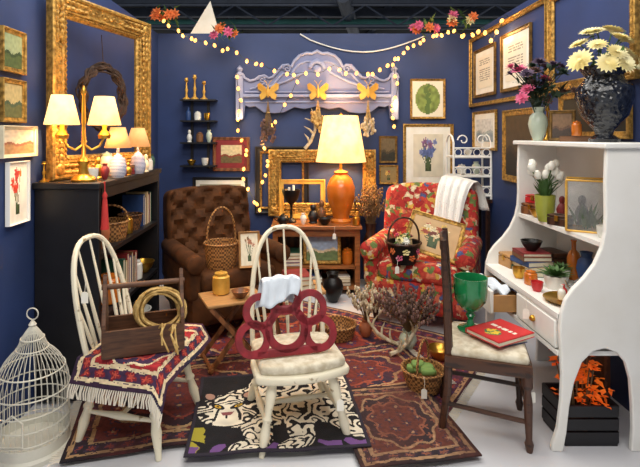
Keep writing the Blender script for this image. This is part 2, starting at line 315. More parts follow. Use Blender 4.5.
for s in(-1,1):
    MB().box((s*.75,-.055,.17),(.07,.04,.42)).lathe([(.04,.38),(.045,.4),(.02,.42),(.035,.45),(.0,.49)],12,T(s*.75,-.04,0)).build('post','hbw',t,bevel=.004)
    MB().tube([(s*x,-.05,z) for x,z in [(.12,.42),(.2,.38),(.3,.33),(.42,.29),(.5,.26),(.54,.29),(.5,.32)]],.012,7).build('carved_scroll','hbw',t)
    for cx,cz,rr in((.29,.45,.04),(.53,.345,.036)): MB().tube([(s*(cx+rr*(1-q/11)*math.cos(q)),-.053,cz+rr*(1-q/11)*math.sin(q)) for q in [i*.5 for i in range(20)]],.008,7).build('volute','hbw',t)
cv=MB()
for i in range(9):
    an=R(20+140*i/8); cv.ball((math.cos(an)*.07,-.05,.45+math.sin(an)*.07),(.022,.015,.022),8)
cv.ball((0,-.05,.45),(.04,.025,.04)); cv.build('carved_shell','hbw',t)
def bundle(lab,p,L_,mat,hm,n=20,sp=.06):
    t=thing('dried_bouquet',lab,'dried flowers',p); s=MB(); hd=MB()
    for i in range(n):
        e=V((U(-sp,sp),U(-.05,.0),-L_*U(.65,1))); s.tube([(0,0,0),(e.x*.3,e.y*.4,e.z*.4),e],.0035,4)
        for q in range(4): hd.ball(e+V((U(-.015,.015),U(-.01,.01),U(-.01,.08))),(.012,.011,.018),6)
    s.build('stems',mat,t); hd.build('dried_heads',hm,t); MB().ball((0,0,-L_*.28),(.022,.02,.012)).build('binding_twine','rope',t)
for i,(px,lab,bl,L_,m1,m2) in enumerate([(268,'gilt butterfly ornament on the left part of the headboard','brown dried bouquet hanging upside down below the left gilt butterfly',.42,'dry','heather'),(318,'gilt butterfly ornament at the middle of the headboard','pale dried grass bunch hanging below the middle gilt butterfly',.30,'rope','rope'),(368,'gilt butterfly ornament on the right part of the headboard','whitish dried flower bunch hanging below the right gilt butterfly',.36,'rope','antl')]):
    p=P(px,92,4.60); bo=MB()
    for s in(-1,1):
        bo.prism([(0,.0),(s*.03,.05),(s*.08,.09),(s*.105,.075),(s*.1,.03),(s*.06,.0),(s*.085,-.03),(s*.07,-.075),(s*.035,-.06),(0,-.02)],-.008,.004,Rt(s*14,'Z'))
    bo.ball((0,-.01,0),(.014,.016,.06)); 
    for s in(-1,1): bo.tube([(0,-.01,.05),(s*.015,-.012,.09),(s*.035,-.012,.11)],.003,5)
    o=bo.build('butterfly_ornament','gilt',loc=(0,0,0)); o.location=p; tagit(o,lab,'ornament'); bundle(bl,p+V((0,0,-.08)),L_,m1,m2)
# ---------------------------------------------------------------- lathe goods
PR=dict(candle=[(.5,0),(.5,.05),(.2,.12),(.12,.3),(.22,.45),(.12,.55),(.1,.8),(.3,.88),(.2,.92),(.2,1)],
 vase=[(.45,0),(.5,.03),(.8,.25),(1,.5),(.85,.72),(.5,.85),(.55,.95),(.65,1),(.58,1),(.45,.88),(.3,.8)],
 urn=[(.5,0),(.55,.04),(.3,.1),(.35,.16),(.8,.35),(1,.6),(.95,.72),(.7,.82),(.65,.88),(.85,.98),(.85,1),(.75,1),(.6,.88),(.5,.75)],
 jar=[(.8,0),(.95,.05),(1,.4),(.95,.75),(.7,.82),(.75,.86),(.72,.92),(.2,.95),(.15,1),(0,1)], cup=[(.6,0),(.65,.03),(.9,.4),(1,1),(.92,1),(.8,.3),(.5,.1)],
 goblet=[(.75,0),(.78,.03),(.25,.1),(.15,.2),(.3,.28),(.18,.34),(.6,.42),(.92,.56),(1,.75),(1.02,1),(.95,1),(.88,.62),(.4,.48)],
 compote=[(.55,0),(.55,.05),(.15,.15),(.1,.45),(.2,.55),(.7,.68),(1,.95),(1,1),(.92,1),(.6,.78),(.1,.65)],
 fig=[(.7,0),(.75,.05),(.6,.1),(.8,.25),(.9,.4),(.6,.6),(.35,.68),(.5,.8),(.45,.92),(.2,1),(0,1)], bowl=[(.4,0),(.45,.05),(.8,.5),(1,1),(.92,1),(.7,.5),(.3,.2)], bottle=[(.9,0),(1,.05),(1,.55),(.75,.68),(.35,.75),(.35,.95),(.45,.97),(.45,1)])
def lv(name,lab,cat,loc,key,r,h,mat,group=None,n=18): return MB().lathe([(a*r,b*h) for a,b in PR[key]],n,T(V(loc))).one(name,mat,lab,cat,group)
def fshade(p,rt,rb,h,mat,parent,lab=None):
    o=MB().lathe([(rb,0),(rt,h)],28,T(V(p)),False).build('lamp_shade',mat,parent,solid=.004); return o
def light(p,e,col=(1,.66,.33),r=.04):
    l=bpy.data.lights.new('lamp_glow','POINT'); l.energy=e; l.color=col; l.shadow_soft_size=r; o=bpy.data.objects.new('lamp_glow',l); C.objects.link(o); o.location=p
def teapot(lab,p,r,mat,rz=0):
    t=thing('teapot',lab,'teapot',p,rz); MB().lathe([(r*.5,0),(r*.6,.05*r),(r*.95,.5*r),(r,.9*r),(r*.75,1.35*r),(r*.45,1.5*r)],18).build('body',mat,t); MB().lathe([(r*.5,1.48*r),(r*.35,1.62*r),(r*.1,1.7*r),(r*.13,1.82*r),(0,1.9*r)],14).build('lid',mat,t)
    MB().tube([(r*.85,0,.6*r),(r*1.25,0,.85*r),(r*1.5,0,1.4*r)],[r*.2,r*.14,r*.09],8).build('spout',mat,t); MB().tube([(-r*.85,0,1.25*r),(-r*1.35,0,1.3*r),(-r*1.45,0,.9*r),(-r*.9,0,.5*r)],r*.08,7).build('handle',mat,t); return t
def potted(lab,p,r,h,pm,lm,n=60,L_=.14,name='potted_plant'):
    t=thing(name,lab,'plant',p); MB().lathe([(r*.7,0),(r*.75,.01),(r,h),(r*.9,h),(r*.8,h*.8)],20).build('pot',pm,t); m=MB()
    for i in range(n): 
        a=U(0,2*PI); el=U(.15,1.3); d=V((math.cos(a)*math.cos(el),math.sin(a)*math.cos(el),math.sin(el))); q=U(.3,1); m.leaf(V((0,0,h*.8))+d*L_*q*.6,d+V((U(-.4,.4),U(-.4,.4),-.2)),L_*.5,L_*.2)
    m.build('leaves',lm,t); return t
# ---------------------------------------------------------------- bookcase
t=thing('bookcase','tall black painted open bookcase along the left wall','bookcase',(-1.225,3.06,0)); BT=1.17
for y in(2.535,3.585): B((-1.225,y,.58),(.34,.03,1.12)).build('side_panel','black',t,W=True,bevel=.004)
B((-1.222,3.06,BT-.0175),(.356,1.12,.035)).build('top','black',t,W=True,bevel=.006)
B((-1.385,3.06,.57),(.015,1.03,1.1)).build('back_panel','bk',t,W=True)
SH=[.08,.42,.77]
for z in SH: B((-1.22,3.06,z),(.32,1.02,.025)).build('shelf','black',t,W=True)
B((-1.07,3.06,.035),(.02,1.02,.07)).build('plinth','black',t,W=True); B((-1.06,3.06,1.11),(.02,1.02,.06)).build('apron','black',t,W=True)
p=V((-1.165,2.585,BT)); t=thing('table_lamp','brass double-arm lamp with two cream shades on the bookcase','lamp',p,32)
MB().lathe([(.062,0),(.065,.012),(.055,.025),(.03,.04),(.02,.08),(.035,.11),(.012,.14),(.009,.3),(.012,.32),(.008,.46),(.015,.48),(.006,.51),(0,.52)],20).build('column','brass',t)
for s in(-1,1):
    MB().tube([(0,0,.2),(s*.04,0,.17),(s*.08,0,.19),(s*.105,0,.24),(s*.105,0,.3)],.007,8).lathe([(.03,.23),(.035,.25),(.012,.28),(.012,.32)],14,T(s*.105,0,0)).build('arm','brass',t)
    fshade((s*.105,0,.305),.05,.086,.155,'shade',t); light(p+V((s*.089,s*.056,.37)),11)
for i,(px,Y,lab,bm_) in enumerate([(118,2.83,'small tan-shaded lamp with blue striped base, nearer of the bookcase pair','bstr'),(138,3.12,'small tan-shaded lamp with blue striped base, farther of the bookcase pair','bstr')]):
    p=V(((px-300)*Y/480,Y,BT)); t=thing('table_lamp',lab,'lamp',p)
    MB().lathe([(.035,0),(.045,.02),(.05,.06),(.04,.11),(.02,.13),(.008,.14),(.008,.2)],18).build('base',bm_,t)
    fshade((0,0,.175),.04,.075,.12,'tshade',t); light(p+V((0,0,.22)),4)
for lab,cat,nm,px,Y,key,r,h,m in [('white mug near the left end of the bookcase top','mug','mug',92,2.62,'cup',.035,.07,'cer'),('brass figurine between lamps on the bookcase','figurine','figurine',98,2.76,'fig',.03,.12,'brass'),('squat brass candlestick at near left corner of the bookcase top','candlestick','candlestick',44,2.56,'candle',.05,.11,'brass'),('small red glass vase on bookcase top','vase','vase',105,2.70,'vase',.024,.09,'bred'),('tall brass candlestick behind the white mug','candlestick','candlestick',84,2.76,'candle',.06,.24,'gilt'),
 ('small brass bell between the striped lamps','bell','bell',128,2.98,'fig',.028,.08,'brass'),('white sugar jar at far end of the bookcase top','jar','jar',148,3.4,'jar',.035,.09,'cer'),('small green vase at far end of the bookcase top','vase','vase',151,3.52,'vase',.03,.11,'bgreen'),('terracotta jar behind the brass double-arm lamp','jar','jar',63,2.72,'jar',.05,.13,'terra'),('pale sage jar behind the nearer striped lamp','jar','jar',107,2.95,'jar',.04,.15,'cerg'),('brass goblet by the books on bookcase top','goblet','goblet',122,3.02,'goblet',.028,.1,'brass'),('little cream figurine right of the farther striped lamp','figurine','figurine',146,3.25,'fig',.025,.12,'cream')]:
    lv(nm,lab,cat,V(((px-300)*Y/480,Y,BT)),key,r,h,m)
def book(lab,p,d,rz,cov,group=None,rx=0,ry=0,cat='book',name='book'):
    t=thing(name,lab,cat,p,rz,group,rx,ry); w,l,h=d
    m=MB(); m.box((0,0,.0015),(w,l,.003)).box((0,0,h-.0015),(w,l,.003)).box((-w/2+.0015,0,h/2),(.003,l,h)); m.build('cover',cov,t,smooth=False)
    B((.002,0,h/2),(w-.008,l-.008,h-.006)).build('pages','pages',t,smooth=False); return t
ORD=['first','second','third','fourth','fifth','sixth','seventh','eighth']
CN=dict(bgreen='green',btan='tan',bblue='blue',bbrown='brown',bred='maroon',rbook='red',paper='white',bk='black')
def stack(where,p,items,w,l,rz=0,grp=None):
    z=p[2]
    for i,(c_,h) in enumerate(items):
        pos='top' if i==len(items)-1 else ('bottom' if i==0 else ORD[i]+' up')
        book('%s book, %s of the stack %s'%(CN[c_],pos,where),(p[0],p[1],z),(w,l-.012*i,h),rz+U(-9,9),c_,grp or 'book stack '+where); z+=h
    return z
def row(where,x,y0,z,items,grp):
    y=y0
    for i,(c_,h,th) in enumerate(items):
        t=book('%s upright book, %s in the row %s'%(CN[c_],ORD[i],where),(x,y+th,z+h/2),(h,.15,th),0,c_,grp)
        t.rotation_euler=(R(90),R(90),0); y+=th+.003
stack('on the bookcase top',(-1.12,3.0,BT),[('bred',.022),('rbook',.018),('bbrown',.02)],.11,.16,170)
MB().lathe([(.004,0),(.014,-.02),(.01,-.035),(.013,-.05),(.022,-.2),(0,-.2)],12,T(-1.035,2.545,BT-.05)).tube([(-1.035,2.545,BT-.05),(-1.035,2.545,BT+.004)],.003,5).one('tassel','tass','long red tassel hanging at the near corner of bookcase','tassel')
def basket(lab,p,rt,rb,h,hh,mat,rz=0,group=None,name='basket',hm=None):
    t=thing(name,lab,'basket',p,rz,group)
    MB().lathe([(rb,0),(rb*1.03,.01),((rt+rb)/2*1.05,h*.55),(rt,h),(rt*.94,h),((rt+rb)/2*.98,h*.5),(rb*.9,.015)],26).build('body',mat,t)
    MB().tube([(rt*math.cos(2*PI*i/26),rt*math.sin(2*PI*i/26),h) for i in range(26)],rt*.07,7,True).build('rim',hm or mat,t)
    if hh: MB().tube([(rt*.97*math.cos(PI*i/16),0,h+hh*math.sin(PI*i/16)**.8) for i in range(17)],rt*.06,7).build('handle',hm or mat,t)
    return t
basket('round wicker basket on the bookcase upper shelf',(-1.17,2.93,SH[2]+.0125),.115,.1,.11,.1,'wicker',30)
basket('small dark basket at far end of the bookcase upper shelf',(-1.15,3.25,SH[2]+.0125),.08,.06,.1,0,'dwicker')
row('on the bookcase upper shelf',-1.17,3.36,SH[2]+.0125,[('bblue',.22,.03),('bbrown',.2,.035),('btan',.23,.03),('bred',.21,.035),('bgreen',.22,.03)],'upright books on the upper shelf')
row('on the bookcase middle shelf',-1.16,2.95,SH[1]+.0125,[('bgreen',.22,.035),('btan',.2,.03),('bred',.24,.03),('bblue',.21,.04),('bbrown',.23,.03),('bk',.2,.03),('bred',.22,.035)],'upright books on the middle shelf')
stack('on the bookcase bottom shelf',(-1.17,2.9,SH[0]+.0125),[('bk',.03),('bbrown',.03),('bgreen',.025),('btan',.03),('bred',.025)],.16,.22,0)
for lab,nm,y,key,r,h,m,z,x in [('white lidded jar on the bookcase middle shelf','jar',3.29,'jar',.05,.14,'cer',1,-1.13),('brass bowl on the bookcase middle shelf','bowl',3.46,'bowl',.08,.08,'brass',1,-1.13),('brown stoneware jar on the bookcase middle shelf','jar',2.83,'jar',.07,.18,'amber',1,-1.13),('dark stoneware vase on the bookcase bottom shelf','vase',3.2,'vase',.08,.22,'iron',0,-1.15),('white ceramic bowl at far end of the bookcase bottom shelf','bowl',3.42,'bowl',.1,.09,'cer',0,-1.16),('small brass jar between basket and books on the upper shelf','jar',3.12,'jar',.035,.12,'brass',2,-1.12),('terracotta vase at near end of the bookcase upper shelf','vase',2.70,'vase',.05,.18,'terra',2,-1.12)]:
    lv(nm,lab,nm,(x,y,SH[z]+.0125),key,r,h,m)
# ---------------------------------------------------------------- windsor chairs
LEGP=[(0,.013),(.08,.015),(.28,.024),(.42,.017),(.46,.025),(.5,.017),(.56,.018),(.78,.026),(1,.014)]
def windsor(lab,loc,rz,mat,cush=None,sh=.43,topz=.92):
    t=thing('windsor_chair',lab,'chair',loc,rz); tall=topz-sh-.02
    MB().rbox((0,0,sh),(.45,.43,.045),.022,8,lambda p:V((p.x*(1-.12*max(0,p.y/.215)),p.y*(1-.25*(p.x/.225)**2),p.z))).build('seat',mat,t)
    L={}
    for sx in(-1,1):
        for sy in(-1,1):
            a=V((sx*.135,sy*.125,sh-.005)); b=V((sx*.205,sy*.205,0)); L[sx,sy]=(a,b); MB().turned(b,a,LEGP,10).build('leg',mat,t)
    at=lambda k,q:L[k][1].lerp(L[k][0],q)
    SP=[(0,.008),(.3,.012),(.5,.018),(.7,.012),(1,.008)]
    for sx in(-1,1): MB().turned(at((sx,-1),.4),at((sx,1),.4),SP).build('stretcher',mat,t)
    MB().turned((at((-1,-1),.4)+at((-1,1),.4))/2,(at((1,-1),.4)+at((1,1),.4))/2,SP).build('stretcher',mat,t)
    def hp(a):
        c_,s_=math.cos(a),math.sin(a); x=.205*math.copysign(abs(c_)**.75,c_); z=sh+.02+tall*abs(s_)**.85; return V((x*(1-.08*(1-abs(s_))),.165+.13*(z-sh-.02)/tall,z))
    MB().tube([hp(PI*i/28) for i in range(29)],.013,8).build('hoop',mat,t)
    for i in range(7):
        a=PI*(.14+.72*i/6); e=hp(a); MB().turned((e.x*.72,.165,sh+.015),e,[(0,.006),(.25,.010),(.6,.007),(1,.005)],7).build('spindle',mat,t)
    if cush: MB().rbox((0,-.01,sh+.042),(.41,.38,.05),.024,8,lambda p:V((p.x,p.y*(1-.2*(p.x/.2)**2),p.z))).build('seat_cushion',cush,t)
    return t
CM=V((-.02,2.36,0)); SM=.315; windsor('cream hoop-back windsor chair at the centre with padded seat',CM,14,'creamwall','seatf',SM,.915)
CL=V((-.77,2.34,0)); SL=.385; windsor('worn cream hoop-back windsor chair by the birdcage holding a rug',CL,77,'creamwall',None,SL,.91)
def ann(mb,c,ro,ri,d): 
    mb.lathe([(ri,-d/2),(ro*.97,-d/2),(ro,-d/3),(ro,d/3),(ro*.97,d/2),(ri,d/2),(ri,-d/2)],32,T(V(c))@Rt(90,'X'),False)
m=MB()
for x,z in [(-.162,.088),(-.122,.208),(0,.265),(.122,.208),(.162,.088)]: ann(m,(x,0,z),.084,.050,.016)
ann(m,(0,0,.120),.108,.070,.016); m.rbox((0,0,.022),(.33,.016,.042),.007,6)
ro_=CM+V((-.035,-.115,SM+.070)); o=m.build('ring_ornament','red',smooth=True); o.location=ro_; o.rotation_euler=(R(-17),0,R(14)); tagit(o,'dark red openwork ring ornament leaning in the central chair','ornament')
def dc(u,v):
    x=-.13+.19*u+.02*math.sin(4*v); s=v*.26; w=.006*math.sin(13*u+2*v)+.004*math.sin(23*u)
    if s<.10: y,z=-.022-w,.352-(.10-s)*(1+.25*math.sin(5*u))
    elif s<.15: q=(s-.10)/.05*PI; y,z=-.022*math.cos(q)+.01*math.sin(q),.352+.015*math.sin(q)
    else: y,z=.026+w,.352-(s-.15)
    return (x,y,z-.9*(x+.01)**2*1.6+.004*math.sin(17*u))
o=MB().grid(dc,26,24).build('draped_cloth','lblue',solid=.003); o.location=ro_; o.rotation_euler=(R(-17),0,R(14)); tagit(o,'soft pale blue and white cloth draped over the red ring ornament','cloth')
# ---------------------------------------------------------------- rugs
def oriental(w,h,cf,cb,c1,c2,c3,k=7,bw=.1,wear=.5):
    cf,cb,c1,c2,c3=map(H,(cf,cb,c1,c2,c3))
    def raw(x,y):
        d=min(w/2-abs(x),h/2-abs(y))
        if d<.018: return mulc(cb,.6)
        if d<.03: return c2
        if d<bw:
            q=x if h/2-abs(y)<w/2-abs(x) else y; ph=(q*13)%1-.5; e=(d-.03)/(bw-.03)-.5; s=math.hypot(ph,e); an=math.atan2(e,ph)
            return c1 if s<.2+.1*math.sin(6*an) else (c3 if s<.36+.08*math.sin(4*an) else (c2 if abs(abs(e)-.44)<.05 else cb))
        if d<bw+.012: return c2
        md=math.hypot(x/(.34*w),y/(.34*h))+.07*math.sin(8*math.atan2(y/h,x/w))
        cx=math.floor(x*k); px_=(x*k)%1-.5; py_=((y*k)+(.5 if cx%2 else 0))%1-.5; s=math.hypot(px_,py_); an=math.atan2(py_,px_)
        if md<1:
            if md>.93: return c2
            if md>.7: return cb if s>.22+.12*math.sin(5*an) else c1
            if md>.64: return c1
            return cf if s>.25+.13*math.sin(6*an) else (c2 if s<.1 else c3)
        return (c2 if s<.08 else c1) if s<.2+.1*math.sin(5*an) else (c3 if s<.31+.1*math.sin(5*an) else cf)
    def f(u,v):
        x=(u-.5)*w;y=(v-.5)*h; n=nz(x,y,55); x2=x+.009*nz(x,y,28,2); y2=y+.009*nz(x,y,28,7)
        c=mixc(raw(x2,y2),mulc(cf,.85),wear*(.6+1.3*nz(x,y,5,4)))
        return mulc(c,1+.45*n)
    return f
def fringe(t,w,h,fr,s):
    m=MB()
    for i in range(int(h/.012)):
        y=-h/2+h*(i+.5)/int(h/.012); m.tube([(s*(w/2-.004),y,-.002),(s*(w/2+.02),y+U(-.003,.003),-.003),(s*(w/2+.045),y+U(-.006,.006),-.005)],.0028,4)
    m.build('fringe',fr,t)
def rug(lab,c,w,h,rz,fn,z,nx=130,fr=None):
    t=thing('rug',lab,'rug',(c[0],c[1],z),rz)
    paint('pile',t,w,h,nx,int(nx*h/w),fn,lambda x,y:(x+.012*nz(y,1,4),y+.012*nz(x,2,4),.002*nz(x,y,6)),solid=.007,mat=WOOL)
    if fr:
        for s in(-1,1): fringe(t,w,h,fr,s)
    return t
rug('largest dark red oriental rug spreading between the two armchairs',(.12,3.27),2.0,1.25,-35,oriental(2.0,1.25,'#7e2c26','#27223a','#a8503a','#c09a70','#33305a',8,.13,.4),.008,230,'fringe')
rug('rust and navy oriental rug behind the tiger rug',(.30,2.84),.95,.60,18,oriental(.95,.60,'#6a2a22','#242038','#9c4c36','#b8946a','#2e2a4c',11,.09,.4),.018,150,'fringe')
rug('dark maroon oriental rug under the left windsor chair',(-.60,2.58),1.08,.84,14,oriental(1.08,.84,'#5e2521','#231b26','#8a3c30','#a98a62','#33283e',10,.10,.45),.027,170,'fringe')
rug('brown-red patterned rug at the front beside the tiger rug',(.47,2.34),.54,.62,10,oriental(.54,.62,'#5c2e24','#2a1f24','#85503c','#9e7c5c','#332838',14,.07,.5),.034,120)
def seg(x,y,a,b):
    ax,ay=a;bx,by=b; t=((x-ax)*(bx-ax)+(y-ay)*(by-ay))/((bx-ax)**2+(by-ay)**2+1e-9); t=max(0,min(1,t)); return math.hypot(x-ax-t*(bx-ax),y-ay-t*(by-ay)),t
BODY=[((.30,.42),(.52,.46),.22,.24),((.52,.46),(.80,.44),.24,.22),((.82,.36),(.97,.14),.13,.07),((.82,.58),(.97,.70),.12,.07),((.36,.30),(.40,.10),.11,.075),((.40,.08),(.28,.03),.065,.055),((.36,.56),(.44,.74),.10,.07),((.62,.32),(.64,.10),.10,.07),((.64,.08),(.54,.03),.06,.05),((.92,.46),(1.02,.42),.05,.03)]
def tiger(u,v):
    x=u+.014*nz(u,v,9,1); y=v*.82+.014*nz(u,v,9,4); n=nz(u,v,14); BK=H('#151216'); WT=mulc(H('#e6dcc6'),1+.25*n)
    if min(u,1-u)<.02 or min(v,1-v)<.024: return H('#2a2430')
    dx,dy=x-.205,y-.41; r=math.hypot(dx/1.1,dy)
    for s in(-1,1):
        q=math.hypot(dx-s*.125,dy-.145)
        if q<.048: return BK if q>.034 else H('#a88474')
    if r<.185:
        if r>.172: return BK
        for s in(-1,1):
            ex,ey=(dx-s*.06),dy-.03-.5*s*(dx-s*.06); e=math.hypot(ex/1.7,ey)
            if e<.007: return BK
            if e<.014: return H('#cfa63a')
            if e<.027: return BK
        if abs(dx)<.03+.4*(dy+.04) and -.065<dy<-.03: return H('#8a4a4c')
        if abs(dx)<.005 and -.10<dy<-.06: return BK
        if abs(abs(dx)-.075+.25*(dy+.1))<.009 and -.12<dy<.0: return BK
        if dy>.05 and abs(((dy+.9*abs(dx))*22+1.1*n)%1-.5)<.22: return BK
        if abs(dx)>.085 and abs(((dy*.8+.5*abs(dx))*20+1.1*n)%1-.5)<.24: return BK
        return WT
    best=None; tt=0
    for i,(p0,p1,r0,r1) in enumerate(BODY):
        d,t=seg(x,y,p0,p1); k_=d/(r0+(r1-r0)*t)
        if k_<1 and (best is None or k_<best): best=k_; tt=i*.37+t*math.hypot(p1[0]-p0[0],p1[1]-p0[1])*15+.5*math.sin(k_*4)
    if best is not None:
        if best>.955: return BK
        ph=(tt+1.2*n+.45*math.sin(11*y+5*x)+.3*nz(u,v,5,8))%1
        return BK if ph<.34+.16*best else WT
    if y<.08 and n>.0: return H('#6f4a84')
    if x<.10 and y<.24 and n>-.1: return H('#a3972f')
    return mulc(BK,1+.6*n)
rug('black rug filled by a pale striped tiger, under the central chair',(-.12,2.43),.82,.68,5,tiger,.044,240)
t=thing('draped_rug','small red oriental rug with white fringe draped over the left windsor seat','rug',CL,77)
def dr(x,y):
    z=SL+.037; X=x
    if x<-.225: z-=(-.225-x)*.85; X=-.225-(-.225-x)*.45
    if y<-.2: z-=(-.2-y)*.8; y=-.2-(-.2-y)*.5
    return (X,y-.01,z+.004*math.sin(20*x)*math.cos(16*y))
f0=oriental(.58,.5,'#a4262d','#2a2748','#c4503f','#e2d0a8','#7a1c26',12,.085,.15)
paint('pile',t,.58,.5,130,110,f0,lambda x,y:dr(x-.05,y-.05),solid=.008,mat=WOOL)
m=MB()
for i in range(46):
    p=V(dr(-.34,-.30+.5*(i+.5)/46)); m.tube([p+V((.004,0,0)),p+V((-.012,U(-.004,.004),-.025)),p+V((-.016,U(-.008,.008),-.055))],.0032,4)
m.build('fringe','fringe',t)
tp=V(P(144,352,2.26)); tp.z=SL+.045
t=thing('tool_carrier','dark wooden handled tool carrier on the rug-covered windsor chair','box',tp,18)
B((0,0,.008),(.33,.19,.016)).build('bottom','gwood',t)
for s in(-1,1):
    MB().prism([(-.17,.0),(.17,.0),(.17,.12),(-.17,.12)],-.008,.008,T(0,s*.095,0)).build('side_board','gwood',t)
    MB().prism([(-.1,0),(.1,0),(.1,.15),(.045,.24),(.0,.35),(-.045,.24),(-.1,.15)],-.009,.009,T(s*.17,0,0)@Rt(90,'Z')).build('end_board','gwood',t,bevel=.002)
MB().tube([(-.185,0,.29),(.185,0,.29)],.013,10).build('handle','gwood',t)
m=MB()
for q in range(30):
    rr=U(.075,.105); yy=U(-.045,.045); a0=U(0,6); j=U(.002,.009)
    m.tube([((rr+j*math.sin(3*2*PI*i/24+a0))*math.cos(2*PI*i/24)*1.12,yy+.012*math.sin(2*PI*i/24+a0),(rr+j*math.cos(2*2*PI*i/24+a0))*math.sin(2*PI*i/24)*.95) for i in range(24)],.0058,5,True)
for q in range(5):
    x=U(-.02,.08); m.tube([(x,-.05,-.09),(x+.02,-.10,-.05),(x+U(0,.05),-.125,-.09),(x+U(0,.06),-.128,-U(.13,.17))],.0045,5)
o=m.build('raffia_coil','rope'); o.location=tp+V((.075,.01,.165)); o.rotation_euler=(R(-14),R(10),R(12)); tagit(o,'coil of tan raffia rope sitting in the tool carrier','rope')
# ---------------------------------------------------------------- birdcage
p=V((-1.215,2.18,0)); t=thing('birdcage','white wire dome birdcage on the floor by the left wall','birdcage',p); r=.155
MB().lathe([(r*1.08,0),(r*1.08,.02),(r*1.0,.03),(r,.075),(r*.97,.075),(r*.95,.03)],32).build('base','cage',t)
m=MB(); prof=[(.98,.05),(.98,.28),(.95,.32),(.86,.365),(.72,.405),(.56,.435),(.42,.455),(.36,.475),(.30,.50),(.18,.53),(.06,.555)]
for i in range(38):
    a=2*PI*i/38; c_,s_=math.cos(a),math.sin(a); m.tube([(r*q*c_,r*q*s_,z) for q,z in prof],.0018,4)
m.build('wire_bars','cage',t)
for z,q in [(.09,1.),(.15,1.),(.21,1.),(.28,1.),(.365,.87),(.455,.43),(.50,.31)]: MB().tube([(r*q*math.cos(2*PI*i/32),r*q*math.sin(2*PI*i/32),z) for i in range(32)],.0034,5,True).build('hoop','cage',t)
MB().lathe([(.012,.55),(.018,.56),(.008,.575),(0,.585)],12).tube([(.026*math.cos(2*PI*i/16),0,.608+.026*math.sin(2*PI*i/16)) for i in range(16)],.003,5,True).build('finial','cage',t)
MB().tube([(-.045,-r*1.0,.1),(.045,-r*1.0,.1),(.045,-r*1.0,.2),(0,-r*1.01,.235),(-.045,-r,.2)],.004,5,True).build('door','cage',t)
# ---------------------------------------------------------------- armchairs
def armchair(lab,loc,rz,mat,w,d,hb,lw_,tuft=False):
    t=thing('armchair',lab,'armchair',loc,rz); aw=.095 if tuft else .12; rr=.05 if tuft else .06
    MB().rbox((0,.02,.24),(w-.04,d-.08,.24),.035,6).build('seat_base',mat,t)
    MB().rbox((0,-.05,.405),(w-2*aw+.02,d-.2,.13),.05,8,lambda p:V((p.x,p.y,p.z+(.02*(1-(p.x/(w/2))**2) if p.z>0 else 0)))).build('seat_cushion',mat,t)
    bh=hb-.34; bt=MB(); Mb=T(0,d/2-.1,.34+bh/2)@Rt(-10,'X')
    def dsp(p):
        q=V(p); q.x*=1+.03*math.sin(PI*(p.z/bh+.5)); 
        if p.z>bh*.25: q.z-=(.035 if tuft else .06)*(abs(p.x)/(w/2))**2.6
        if tuft and p.y<0:
            a=(p.x/.16); b_=(p.z/.16); g=abs(math.cos(PI*(a+b_)/1))*abs(math.cos(PI*(a-b_)/1)); q.y+=.065*(1-g)**1.2*(1 if abs(p.x)<w*.42 else .3)-.04
        elif p.y<0: q.y-=.015*math.cos(PI*p.x/w)
        return q
    bt.rbox((0,0,0),(w-.06,.17,bh),.05,28 if tuft else 10,dsp,Mb).build('backrest',mat,t)
    if tuft:
        for i in range(-2,3):
            for j in range(-2,3):
                x=i*.16+(.08 if j%2 else 0); z=j*.08
                if abs(x)<w*.36: MB().ball(Mb@V((x*1.03,-.085,z)),.012,8).build('button','dwood',t)
    for s in(-1,1):
        a=MB().rbox((s*(w/2-aw/2),-.0,.42),(aw,d-.12,.26),.045,8); a.lathe([(0,0),(rr,0),(rr+.012,.01),(rr+.012,d-.16),(rr-.01,d-.12)],18,T(s*(w/2-aw/2+.003),-d/2+.03,.555)@Rt(-90,'X')); a.build('armrest',mat,t)
        for sy in(-1,1): MB().turned((s*(w/2-.09),sy*(d/2-.1)+.02,.012),(s*(w/2-.08),sy*(d/2-.11)+.02,.14),[(0,.015),(.3,.02),(.7,.028),(1,.03)]).build('leg',lw_,t)
    return t
BC=V((-.60,3.68,0)); armchair('tufted brown velvet armchair in the back left corner',BC,30,'brown',.74,.86,1.0,'dwood',True)
FC=V((.97,3.76,0)); armchair('red floral upholstered armchair right of the amber lamp',FC,-25,'floral',.80,.76,1.02,'dwood')
basket('tall-handled wicker basket standing on the brown velvet armchair',(-.56,3.42,.485),.12,.10,.17,.25,'wicker',40)
pic('small cream greeting card frame propped on the brown armchair',(-.36,3.40,.485+.125),15,.15,.25,.015,'lwood',flow('#e6dfc8',['#b87a5c','#8a6a4a'],n=6,seed=12),None,0,rx=-10)
fbk=V((.76,3.52,.485)); t=basket('black handled basket decorated with flowers on the floral armchair',fbk,.125,.085,.15,.18,'iron',10,hm='dwood')
for i in range(6):
    a=-PI*(.14+.72*i/5); z=.055+.045*(i%2); rr=.085+.04*z/.15+.004
    m=MB(); c=V((rr*math.cos(a),rr*math.sin(a),z)); dd=V((math.cos(a),math.sin(a),0)); Mx=T(c)@zto(dd)
    for q in range(5): m.ball((.017*math.cos(q*PI*.4),.017*math.sin(q*PI*.4),0),(.013,.008,.003),6,Mx)
    m.ball((0,0,.002),.006,6,Mx); m.build('painted_flower',['yel','pink','opet'][i%3],t)
